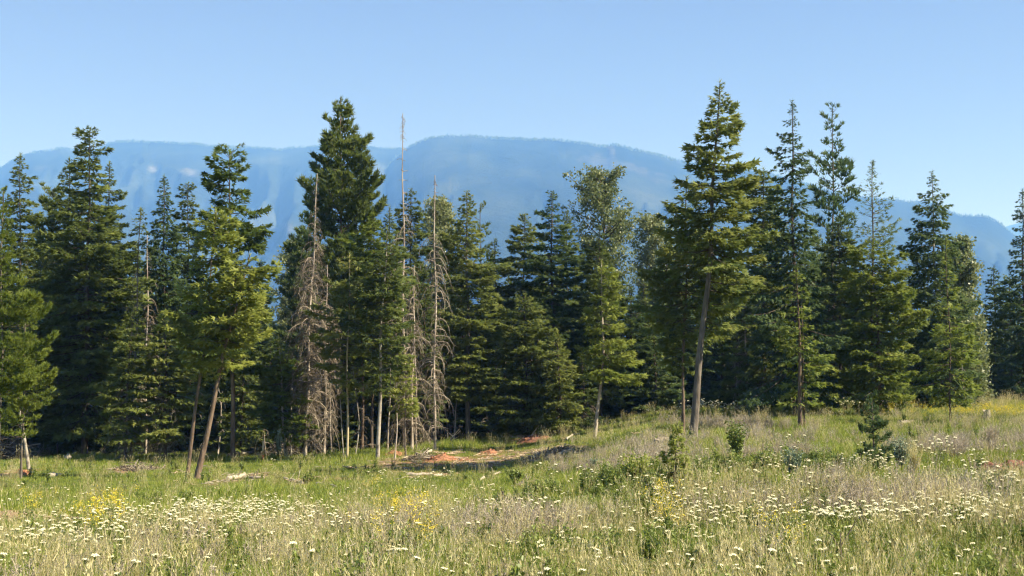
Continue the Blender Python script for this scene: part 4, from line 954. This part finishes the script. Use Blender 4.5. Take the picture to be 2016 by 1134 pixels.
put('white_yarrow_flowers', cyw, yx[rest][~fr], yy[rest][~fr], 3, .85, 1.25)
put('white_yarrow_flowers', cyw, yx[rest][fr], yy[rest][fr], 3, 1.3, 1.9)
Xh, Yh = [], []
for c in [(95, 1022, 30, 10, 5), (180, 1036, 24, 12, 14), (205, 1020, 12, 8, 4), (240, 1025, 30, 8, 4), (195, 1090, 20, 8, 6), (1890, 826, 120, 3, 110), (1990, 830, 60, 4, 70), (1780, 814, 80, 2, 30), (1300, 1046, 8, 6, 7), (1320, 1082, 6, 4, 4), (731, 978, 5, 8, 5), (800, 1045, 40, 8, 24), (820, 1100, 60, 10, 8), (1560, 1128, 20, 6, 4)]:
    a, b = blot(*c); Xh.append(a); Yh.append(b)
put('yellow_flowers', cyl, np.concatenate(Xh), np.concatenate(Yh), 2, .7, 1.15)
kinds = []
for i in range(4):
    nh = [2, 3, 1, 2][i]; a, b = yarrow_stem(np.random.default_rng(300 + i), [.42, .48, .38, .5][i], nh, .026)
    per = len(b.V) // nh; hm = []
    for j in range(nh):
        gg = Geo()
        for V, C in zip(b.V[j * per:(j + 1) * per], b.C[j * per:(j + 1) * per]): gg.add(V, [[0, 1 + t, 1 + (t + 1) % 5] for t in range(5)], 0, C)
        hm.append(gg.mesh('flower_head', [M['cream']]))
    kinds.append((a.mesh('yarrow_stem', [M['weed']]), hm))
YL = [(150, 'below the mullein stalks, far left'), (330, 'in the left white patch'), (520, 'in the densest white patch'), (700, 'right of the densest white patch'), (880, 'in the grey stems at centre left'), (1060, 'below the dark post'), (1230, 'around the dug hollow'),
      (1400, 'below the bright young fir'), (1560, 'below the tan grass'), (1700, 'below the blue-green young pine'), (1850, 'below the red-brown mound'), (1990, 'by the right edge')]
for q, i in enumerate(near):
    a, hm = kinds[q % 4]; x, y = float(yx[i]), float(yy[i]); px = pxof(x, y)
    o = obj('yarrow_plant', a, loc=(x, y, float(gz(x, y)))); o.rotation_euler = (0, 0, random.uniform(0, 6.28)); s = random.uniform(.85, 1.2); o.scale = (s, s, s)
    w = min(YL, key=lambda t: abs(t[0] - px))[1]; row = 'nearest the camera' if y < 17 else 'in the nearer rows' if y < 20 else 'in the farther rows'
    tag(o, 'Cream yarrow, %s, %s, %s' % (['two heads', 'three heads', 'one head', 'two uneven heads'][q % 4], row, w), 'yarrow', 'near yarrow plants')
    for b in hm: obj('flower_head', b, o)
print('grass', time.time() - T00, NTRI)
# ---------------------------------------------------------------- single things in the clearing
def gpt(px, py): return ground(px, py)
def log(label, a, b, r, m='log', name='fallen_log', cat='log', sag=0, stubs=2, seed=0, lift=0.0):
    A, B = gpt(*a), gpt(*b); rng = np.random.default_rng(seed)
    n = 9; t = np.linspace(0, 1, n)[:, None]; P = A + (B - A) * t
    P[:, 2] = np.maximum(gz(P[:, 0], P[:, 1]), P[:, 2]) + r * .9 + lift + sag * np.sin(t[:, 0] * math.pi)
    P += rng.normal(0, r * .25, P.shape); o0 = P.mean(0); P = P - o0
    g = Geo(); R = r * (1.1 - .35 * t[:, 0]); R = R * (1 + .08 * rng.normal(0, 1, n)); g.add(*tubes(P, R, 7), c=.5)
    for e, s_ in ((0, 1), (n - 1, -1)):
        ring = np.array(g.V[0][e * 7:(e + 1) * 7]); g.add(np.concatenate([[ring.mean(0)], ring]), [[0, 1 + i, 1 + (i + 1) % 7] for i in range(7)], 0, .9)
    o = tag(obj(name, g.mesh(name, [M[m]], True), loc=o0), label, cat)
    for i in range(stubs):
        k = rng.integers(2, n - 2); d = nrm(np.array([rng.normal(), rng.normal(), abs(rng.normal()) + .5])); q = P[k]; l = rng.uniform(.15, .5)
        gs = Geo(); gs.add(*tubes(np.stack([q, q + d * l * .5, q + d * l + [0, 0, .03]]), np.array([r * .35, r * .25, r * .1]), 4)); obj('branch_stub', gs.mesh('branch_stub', [M[m]]), o)
    return o
log('Long grey pole lying in the shade at the left forest edge', (449, 900), (504, 892), .09, 'log', seed=1)
log('Bleached broken log with splintered end right of the leaning trunks', (448, 948), (482, 940), .10, 'log', seed=2, stubs=3)
log('Weathered log piece lying in line with the bleached broken log', (478, 945), (518, 946), .10, 'log_grey', seed=3)
log('Short white log lying alone in the left meadow grass', (98, 942), (117, 939), .10, 'log', seed=4, stubs=0)
log('Thin stick lying flat in the left meadow', (156, 976), (174, 974), .05, 'log', seed=5, stubs=0, name='fallen_stick', cat='stick')
log('Long straight pole on the near side of the brown slash', (800, 938), (852, 937), .07, 'log', seed=6)
log('Shorter pole end to end with the long straight one', (852, 940), (872, 938), .07, 'log', seed=7, stubs=0)
log('Forked white branch pointing up right below the slash', (943, 948), (984, 933), .055, 'log', seed=8, stubs=2)
log('Grey branch lying in the hollow beside the dark post', (1008, 962), (1060, 952), .07, 'log_grey', seed=9, stubs=3)
log('Short white stick above the grey branch in the hollow', (1052, 942), (1070, 936), .05, 'log', seed=10, stubs=1)
log('Pale stick at the upper right rim of the slash', (1102, 896), (1130, 887), .07, 'log', seed=11, stubs=1)
log('Thin pale pole lying in the shadow left of the young pine', (1243, 897), (1278, 888), .07, 'log', seed=12, stubs=0)
log('Small pale stick in the grass below the slash rim', (1158, 914), (1176, 913), .06, 'log', seed=13, stubs=0)
log('Pale pole leaning against the upper rim of the slash', (1115, 868), (1136, 856), .06, 'log', seed=14, stubs=1)
log('Brown log at the lower rim of the left slash streak', (625, 958), (660, 964), .08, 'log_grey', seed=15, stubs=2)
log('Crooked stick at the upper end of the left slash streak', (560, 945), (596, 954), .06, 'log', seed=16, stubs=2)
log('Dark log lying in the shadow near the largest fir', (1288, 880), (1316, 872), .14, 'log_grey', seed=17, stubs=2)
log('Whitish root lying at the foot of the orange soil heap', (838, 897), (858, 886), .08, 'log', seed=18, stubs=2)
log('Dark log lying in the leaf litter at the far left', (75, 897), (135, 893), .14, 'log_grey', seed=19, stubs=1)
log('Grey log half sunk in the far right meadow', (1772, 838), (1796, 835), .12, 'log_grey', seed=20, stubs=0)
log('Pale stick under the shade right of the largest fir', (1440, 870), (1500, 868), .05, 'log_grey', seed=21, stubs=1)
def snagling(label, base, pts_, r, m='log', name='broken_branch', cat='branch', fork=3, seed=0, Y=None):
    A = gpt(*base); Yd = A[1] if Y is None else Y; rng = np.random.default_rng(seed)
    P = [np.array([(base[0] - 1008) / F * Yd, Yd, float(gz((base[0] - 1008) / F * Yd, Yd)) - .1])] + [at(q[0], q[1], Yd) + [0, rng.normal(0, .1), 0] for q in pts_]
    o0 = P[0].copy(); P = np.array(P) - o0
    tt = np.linspace(0, len(P) - 1, 8); P8 = np.stack([np.interp(tt, np.arange(len(P)), P[:, i]) for i in range(3)], 1)
    g = Geo(); g.add(*tubes(P8, r * (1.05 - np.linspace(0, .75, 8)), 6))
    o = tag(obj(name, g.mesh(name, [M[m]], True), loc=o0), label, cat)
    for i in range(fork):
        k = rng.integers(3, 8) - 1; d = nrm(nrm(P8[-1] - P8[0]) + rng.normal(0, .6, 3)); l = rng.uniform(.4, .9)
        gs = Geo(); gs.add(*tubes(np.stack([P8[k], P8[k] + d * l * .5, P8[k] + d * l + rng.normal(0, .06, 3)]), np.array([r * .5, r * .35, r * .12]), 4)); obj('twig', gs.mesh('twig', [M[m]]), o)
    return o
snagling('Pale forked dead branch sticking out of the grass right of the arching snag', (874, 876), [(889, 862), (905, 844)], .05, seed=1, fork=5)
snagling('Crooked white branch stub standing at the wood edge below the brown snag', (597, 893), [(612, 886), (617, 868)], .05, seed=2, fork=2)
snagling('Broken grey stub leaning above the red rootball', (1054, 853), [(1056, 838), (1059, 820)], .075, 'log_grey', name='broken_stub', cat='stub', seed=3, fork=0)
snagling('White splintered stump on top of the red rootball', (1046, 862), [(1048, 856), (1050, 852)], .10, 'log', name='splintered_stump', cat='stump', seed=4, fork=1)
snagling('Leaning pale pole under the branches left of the leaning trunks', (314, 903), [(327, 862), (362, 806)], .055, 'log', name='leaning_pole', cat='dead sapling', seed=5, fork=1)
snagling('Shorter dead pole leaning beside the pale one', (322, 900), [(330, 880), (340, 862)], .05, 'log', name='leaning_pole', cat='dead sapling', seed=6, fork=2)
snagling('Mullein stalk, tall and pale yellow-green, in the near left meadow', (161, 1125), [(164, 1080), (166, 1032)], .022, 'bark_yellow', name='mullein_stalk', cat='flower stalk', seed=7, fork=0)
snagling('Shorter mullein stalk right of the tallest one', (183, 1110), [(183, 1085), (183, 1064)], .016, 'bark_yellow', name='mullein_stalk', cat='flower stalk', seed=8, fork=0)
snagling('Yellow-green flower stalk bending left at the bottom of the white patch', (369, 1090), [(366, 1060), (352, 1003)], .014, 'bark_yellow', name='mullein_stalk', cat='flower stalk', seed=9, fork=1)
snagling('Pale green flower stalk standing below the dark post', (964, 1040), [(964, 1022), (963, 1007)], .022, 'bark_yellow', name='mullein_stalk', cat='flower stalk', seed=10, fork=0)
snagling('Dark brown seed stalk at the bottom right of the meadow', (1655, 1133), [(1656, 1095), (1660, 1052)], .018, 'bark_dark', name='seed_stalk', cat='flower stalk', seed=11, fork=2)
# survey stake, post, stumps
def stake():
    A = gpt(518, 908); h = (908 - 872) * A[1] / F + .05
    e = bpy.data.objects.new('survey_stake', None); COL.objects.link(e); e.location = A
    tag(e, 'Thin wooden survey stake with an orange foot at the left forest edge', 'stake')
    def slab(w, d, z0, z1):
        v = np.array([[x, y, z] for z in (z0, z1) for y in (-d, d) for x in (-w, w)])
        return v, [[0, 2, 1], [1, 2, 3], [4, 5, 6], [5, 7, 6], [0, 1, 4], [1, 5, 4], [2, 6, 3], [3, 6, 7], [0, 4, 2], [2, 4, 6], [1, 3, 5], [3, 7, 5]]
    g = Geo(); g.add(*slab(.045, .02, .32, h)); v, t = slab(.045, .02, h, h + .06); v[4:, 0] *= .3; g.add(v, t); obj('lath', g.mesh('lath', [M['stake']]), e)
    g = Geo(); g.add(*slab(.047, .022, -.15, .32)); obj('painted_foot', g.mesh('painted_foot', [M['orange']]), e)
stake()
def post(label, px, py0, py1, r, m, name, cat, seed):
    A = gpt(px, py0); h = (py0 - py1) * A[1] / F; rng = np.random.default_rng(seed); n = 7; z = np.linspace(-.15, h, n)
    P = np.stack([rng.normal(0, r * .1, n) + z * .03, rng.normal(0, r * .1, n), z], 1); g = Geo(); R = r * (1.1 - .25 * np.linspace(0, 1, n)) * (1 + .08 * rng.normal(0, 1, n)); g.add(*tubes(P, R, 9))
    ring = g.V[0][-9:]; ring[:, 2] += rng.uniform(-.4, .4, 9) * r; g.add(np.concatenate([[ring.mean(0) - [0, 0, r * .3]], ring]), [[0, 1 + i, 1 + (i + 1) % 9] for i in range(9)])
    tag(obj(name, g.mesh(name, [M[m]], True), loc=A), label, cat)
post('Short dark wooden post standing in the hollow at centre', 988, 1010, 968, .035, 'bark_dark', 'wooden_post', 'post', 1)
post('Grey squat stump in the far right meadow among yellow flowers', 1942, 832, 808, .2, 'log_grey', 'tree_stump', 'stump', 2)
post('Pale cut stump in shade left of the meadow grasses, far left', 133, 908, 897, .22, 'log', 'tree_stump', 'stump', 3)
def mound(label, px, py, rx, ry, h, m, seed, name='soil_mound', n=30):
    A = gpt(px, py); rng = np.random.default_rng(seed); k = 56
    rr = np.linspace(0, 1, n); th = np.linspace(0, 2 * math.pi, k, endpoint=False); R, H = np.meshgrid(rr, th, indexing='ij')
    X = A[0] + R * np.cos(H) * rx; Y = A[1] + R * np.sin(H) * ry
    Z = gz(X, Y) - .06 + h * (1 - R ** 1.6) * (.15 + 1.6 * fbm(X * 2.6 / rx, Y * 3.0 / ry, seed, 4)) + (fbm(X * 5, Y * 5, seed + 3, 3) - .5) * h * .55 * np.clip((1 - R) * 4, 0, 1)
    V = np.stack([X - A[0], Y - A[1], Z - A[2]], -1).reshape(-1, 3)
    i, j = np.meshgrid(np.arange(n - 1), np.arange(k), indexing='ij'); a = (i * k + j).ravel(); b = (i * k + (j + 1) % k).ravel(); c = a + k; d = b + k
    g = Geo(); g.add(V, np.concatenate([np.stack([a, d, b], 1), np.stack([a, c, d], 1)]))
    e = tag(obj(name, g.mesh(name, [M[m]], False), loc=A), label, 'soil mound'); 
    for q in range(14):
        aa = rng.uniform(0, 6.28); r_ = rng.uniform(.2, .95); x, y = r_ * math.cos(aa) * rx, r_ * math.sin(aa) * ry; i_, j_ = int(r_ * (n - 1)), int(aa / 6.2832 * k) % k
        z = V.reshape(n, k, 3)[i_, j_, 2]; g2 = Geo(); s = rng.uniform(.04, .11)
        U = nrm(rng.normal(0, 1, (8, 3))) * s * rng.uniform(.7, 1.1, (8, 1)); 
        U = np.array([[sx, sy, sz] for sz in (-1, 1) for sy in (-1, 1) for sx in (-1, 1)]) * s * .6 + rng.normal(0, s * .18, (8, 3)) + [x, y, z]
        g2.add(U, [[0, 2, 1], [1, 2, 3], [4, 5, 6], [5, 7, 6], [0, 1, 4], [1, 5, 4], [2, 6, 3], [3, 6, 7], [0, 4, 2], [2, 4, 6], [1, 3, 5], [3, 7, 5]]); obj('clod', g2.mesh('clod', [M[m]]), e)
    return e
mound('Bright orange soil heap in front of the pale snags', 866, 906, 1.2, 1.5, .28, 'soil_red', 1)
mound('Small orange soil heap just right of the pale blotched trunk', 775, 897, .85, 1.3, .28, 'soil_red', 2)
mound('Orange soil patch heaped left of the brown chips', 962, 893, .7, 1.4, .2, 'soil_red', 3)
mound('Red rootball heap below the leaning grey stub', 1050, 868, 1.15, 1.4, .34, 'soil_brown', 4)
mound('Red-brown soil mound at the right edge among white flowers', 1982, 930, 1.15, 1.4, .34, 'soil_brown', 5)
mound('Small reddish heap at the far left forest edge', 42, 936, .55, .9, .25, 'soil_red', 6)
mound('Brown dug hollow rim in the near grass, bottom centre right', 1195, 1122, .28, .4, .05, 'soil_brown', 7)
# heap of torn branches and roots
def heap(label, px, py, w, h, n, m, seed, name='brush_pile', cat='brush pile', lmax=1.2, thick=.02):
    A = gpt(px, py); rng = np.random.default_rng(seed)
    c = np.stack([rng.normal(0, .45, n) * w, rng.normal(0, .4, n) * w, np.abs(rng.normal(0, .45, n)) * h], 1)
    c[:, 2] *= np.clip(1.2 - np.abs(c[:, 0]) / w, .1, 1); c[:, 2] += gz(c[:, 0] + A[0], c[:, 1] + A[1]) - A[2] + .02
    d = nrm(rng.normal(0, 1, (n, 3)) * [1, 1, .35]); l = rng.uniform(.2, lmax, n)
    P = np.stack([c - d * l[:, None] / 2, c + rng.normal(0, .04, (n, 3)), c + d * l[:, None] / 2], 1)
    r = thick * rng.uniform(.4, 1.4, n)
    e = bpy.data.objects.new(name, None); COL.objects.link(e); e.location = A; tag(e, label, cat)
    big = min(12, n)
    for i in range(big):
        g = Geo(); g.add(*tubes(P[i:i + 1], (np.array([1.2, 1, .5]) * r[i] * 1.6)[None], 5), c=rng.random()); obj('stick', g.mesh('stick', [M[m]]), e)
    g = Geo(); g.add(*tubes(P[big:], np.array([1.1, 1, .5])[None] * r[big:, None], 3), c=rng.random(n - big).repeat(9)); tag(obj('fine_twigs', g.mesh('fine_twigs', [M[m]]), e), kind='stuff')
heap('Upturned root plate and torn twigs at the wood edge right of the stake', 556, 897, 1.0, 1.1, 260, 'brown', 1, 'root_pile', 'root pile', .9, .02)
heap('Heap of torn dark branches at the left of the orange soil heap', 832, 908, .8, .4, 160, 'brown', 2, lmax=.9)
heap('Low brown brush pile at the left of the clearing', 266, 926, 1.1, .25, 200, 'brown', 3, lmax=.8)
heap('Brushwood tangle under the trees at the far left', 18, 905, 1.6, 1.5, 500, 'brown', 4, lmax=1.5)
heap('Brown brush tangle under the small mossy fir', 330, 890, 1.7, 1.1, 420, 'brown', 5, lmax=1.5, thick=.014)
heap('Grey brush tangle in the shade behind the leaning trunks', 440, 885, 1.8, 1.0, 420, 'brown', 6, lmax=1.5, thick=.014)
heap('Tangle of dead twigs around the small dark fir at centre right', 1152, 845, .9, .8, 240, 'brown', 7, lmax=.9)
heap('Brown twigs heaped at the foot of the far right trees', 1700, 800, 1.6, .7, 260, 'brown', 8, lmax=1.1)
heap('Brown slash heap at the upper end of the clearing chips', 1090, 893, 1.3, .2, 200, 'brown', 9, lmax=.8)
# chips and slash strewn over the bare soil
M['chip'] = m_leaf('tan_wood_chips', [(0, (.16, .10, .06)), (.5, (.34, .24, .16)), (1, (.55, .43, .3))], trans=0)
def chips():
    g = Geo(); ms = []
    for i in range(3):
        g = Geo(); n = 9; c = rg.normal(0, .16, (n, 3)) * [1, 1, .12]; c[:, 2] = np.abs(c[:, 2]) + .02; d = nrm(rg.normal(0, 1, (n, 3)) * [1, 1, .12]); l = rg.uniform(.08, .4, n)
        g.add(*tubes(np.stack([c - d * l[:, None] / 2, c, c + d * l[:, None] / 2], 1), np.tile([.014, .016, .008], (n, 1)), 4), c=rg.random(n).repeat(12)); ms.append(g.mesh('chips_%d' % i, [M['log_grey'] if i == 0 else M['chip']]))
    c = protocol('wood_chips', ms); X, Y = pts(24, 95, 5); X, Y = sel(X, Y, .008 + .22 * np.clip(bare(X, Y), 0, 1)); put('wood_chips', c, X, Y, 3, .6, 1.4)
chips()
# young trees and shrubs of the meadow
def sapling(label, px, py, top, hw, kind, fol, seed, dens=2.2, tint=.6, size=.42, asym=0):
    A = gpt(px, py); Y = A[1]; k = Y / F; h = at(top[0], top[1], Y)[2] - A[2]; rng = np.random.default_rng(seed); dx = at(top[0], top[1], Y)[0] - A[0]
    axis = lambda z: np.stack([dx * np.asarray(z, float) / h, 0 * np.asarray(z, float), np.asarray(z, float)], -1)
    e = bpy.data.objects.new('young_' + KIND[kind], None); COL.objects.link(e); e.location = A; tag(e, label, CAT[kind].replace(' tree', ' sapling'))
    g = Geo(); bark_trunk(g, axis, h, .022 + .008 * h, .005, k=6, rng=rng, n=8, flare=False); obj('trunk', g.mesh('trunk', [M['bark_grey']], True), e)
    gc = Geo(); H = hw * k; wf = lambda q: np.interp(q, [0, h * .3, h * .6, h * .88, h], [H * .9, H, H * .75, H * .35, .05])
    conifer(gc, gc, axis, h, wf, .12, h, kind, rng, dens, asym, .12, tint, size=size); obj('crown', gc.mesh('crown', [M[fol], M['twig']]), e)
sapling('Bright green young fir in front of the largest fir', 1326, 975, (1334, 832), 34, 'dfir', 'lime', 1, 3.0, 1.0, .46)
sapling('Blue-green young pine with a long leader in the right meadow', 1722, 932, (1716, 772), 36, 'pine', 'pale', 2, 2.0, .55, .27)
sapling('Tiny young fir in the far right meadow edge', 1690, 812, (1690, 792), 14, 'fir', 'fir', 3, 3, .5, .5)
def shrub(label, px, py, hpx, wpx, m, seed, twig=False, n=70, leaf=.06, name='shrub', cat='shrub', stems=0):
    A = gpt(px, py); k = A[1] / F; rng = np.random.default_rng(seed); g = Geo()
    e = bpy.data.objects.new(name, None); COL.objects.link(e); e.location = A; tag(e, label, cat)
    if twig:
        twiggy(g, n, hpx * k, wpx * k, rng, 0, .5); obj('stems', g.mesh('stems', [M[m]]), e); return
    bush(g, n, hpx * k, wpx * k, rng, 0, leaf, None, .5, 26); obj('leaves', g.mesh('leaves', [M[m]]), e)
    g2 = Geo(); a = rng.uniform(0, 6.28, 14); t = rng.uniform(0, .8, 14) * wpx * k; hh = hpx * k * .8
    g2.add(*tubes(np.stack([np.zeros((14, 3)), np.stack([t * .5 * np.cos(a), t * .5 * np.sin(a), np.full(14, hh * .5)], 1), np.stack([t * np.cos(a), t * np.sin(a), np.full(14, hh)], 1)], 1), np.tile([.012, .008, .004], (14, 1)), 4)); obj('stems', g2.mesh('stems', [M['twig']]), e)
shrub('Tall leafy sapling with pale leaves on the bank right of the largest fir', 1450, 925, 95, 26, 'weed', 1, n=60, leaf=.075)
shrub('Dark green shrub on the shaded bank left of the bright young fir', 1255, 962, 66, 60, 'grass', 2, n=120, leaf=.06)
shrub('Second dark bush just left of the bright young fir', 1205, 965, 52, 50, 'weed', 3, n=100, leaf=.05)
shrub('Small dark green bush in the hollow by the grey branch', 1015, 952, 26, 18, 'weed', 4, n=60, leaf=.07)
shrub('Dark bush behind the small wooden post', 1045, 1003, 34, 52, 'weed', 5, n=120, leaf=.06)
shrub('Small dark bush in the grass left of the slash streak', 607, 952, 16, 18, 'weed', 6, n=60, leaf=.08)
shrub('Pale sagebrush on the bank at centre right', 1170, 925, 22, 34, 'sage', 7, n=90, leaf=.06)
shrub('Clump of tall grey-green stalks right of the blue-green young pine', 1775, 925, 62, 30, 'sage', 8, n=90, leaf=.05)
shrub('Grey dead knapweed bush beyond the red-brown mound', 1952, 893, 56, 34, 'grey', 9, True, 110)
shrub('Wide grey dead bush left of the knapweed by the mound', 1880, 905, 48, 60, 'grey', 10, True, 150)
shrub('Low green bush with yellowish leaves beyond the tan grass', 1620, 925, 34, 80, 'weed', 11, n=150, leaf=.06)
shrub('Leafy bush with dead flower heads beyond the tan grass', 1560, 945, 60, 26, 'sage', 12, n=80, leaf=.05)
shrub('Green bush on the bank between leafy sapling and tan grass', 1505, 930, 40, 50, 'weed', 13, n=120, leaf=.06)
shrub('Tuft of straw-coloured dead stalks leaning beside the young pine', 1800, 940, 66, 30, 'straw', 14, True, 60)
shrub('Pale-leaved young cottonwood shoot at the wood edge right of the stake', 548, 905, 62, 8, 'sage', 15, n=26, leaf=.1)
shrub('Grey dead bush in the near meadow at centre', 800, 1095, 46, 60, 'grey', 16, True, 110)
shrub('Grey dead bush in the near meadow, right of centre', 1130, 1070, 46, 70, 'grey', 17, True, 110)
shrub('Wide grey dead bush in the near right meadow', 1740, 1030, 52, 90, 'grey', 18, True, 170)
shrub('Grey dead bush left of the wide one in the right meadow', 1440, 1010, 40, 60, 'grey', 19, True, 110)
# ---------------------------------------------------------------- the air
def haze():
    x0, x1, y0, y1, z0, z1 = -17000, 17000, -17000, 17000, -90, 1380
    v = [(x, y, z) for z in (z0, z1) for y in (y0, y1) for x in (x0, x1)]
    f = [(0, 2, 3, 1), (4, 5, 7, 6), (0, 1, 5, 4), (2, 6, 7, 3), (0, 4, 6, 2), (1, 3, 7, 5)]
    me = bpy.data.meshes.new('haze'); me.from_pydata(v, [], f)
    m = bpy.data.materials.new('haze'); m.use_nodes = True; N = m.node_tree.nodes; N.clear(); o = N.new('ShaderNodeOutputMaterial'); p = N.new('ShaderNodeVolumePrincipled')
    p.inputs['Color'].default_value = (*HAZE_COLOR, 1); p.inputs['Density'].default_value = HAZE_DENSITY; p.inputs['Absorption Color'].default_value = (1, 1, 1, 1); p.inputs['Anisotropy'].default_value = 0.0
    m.node_tree.links.new(p.outputs[0], o.inputs['Volume']); me.materials.append(m)
    tag(obj('haze', me), kind='stuff')
haze()
print('TRIANGLES', NTRI, 'script s', round(time.time() - T00, 1))
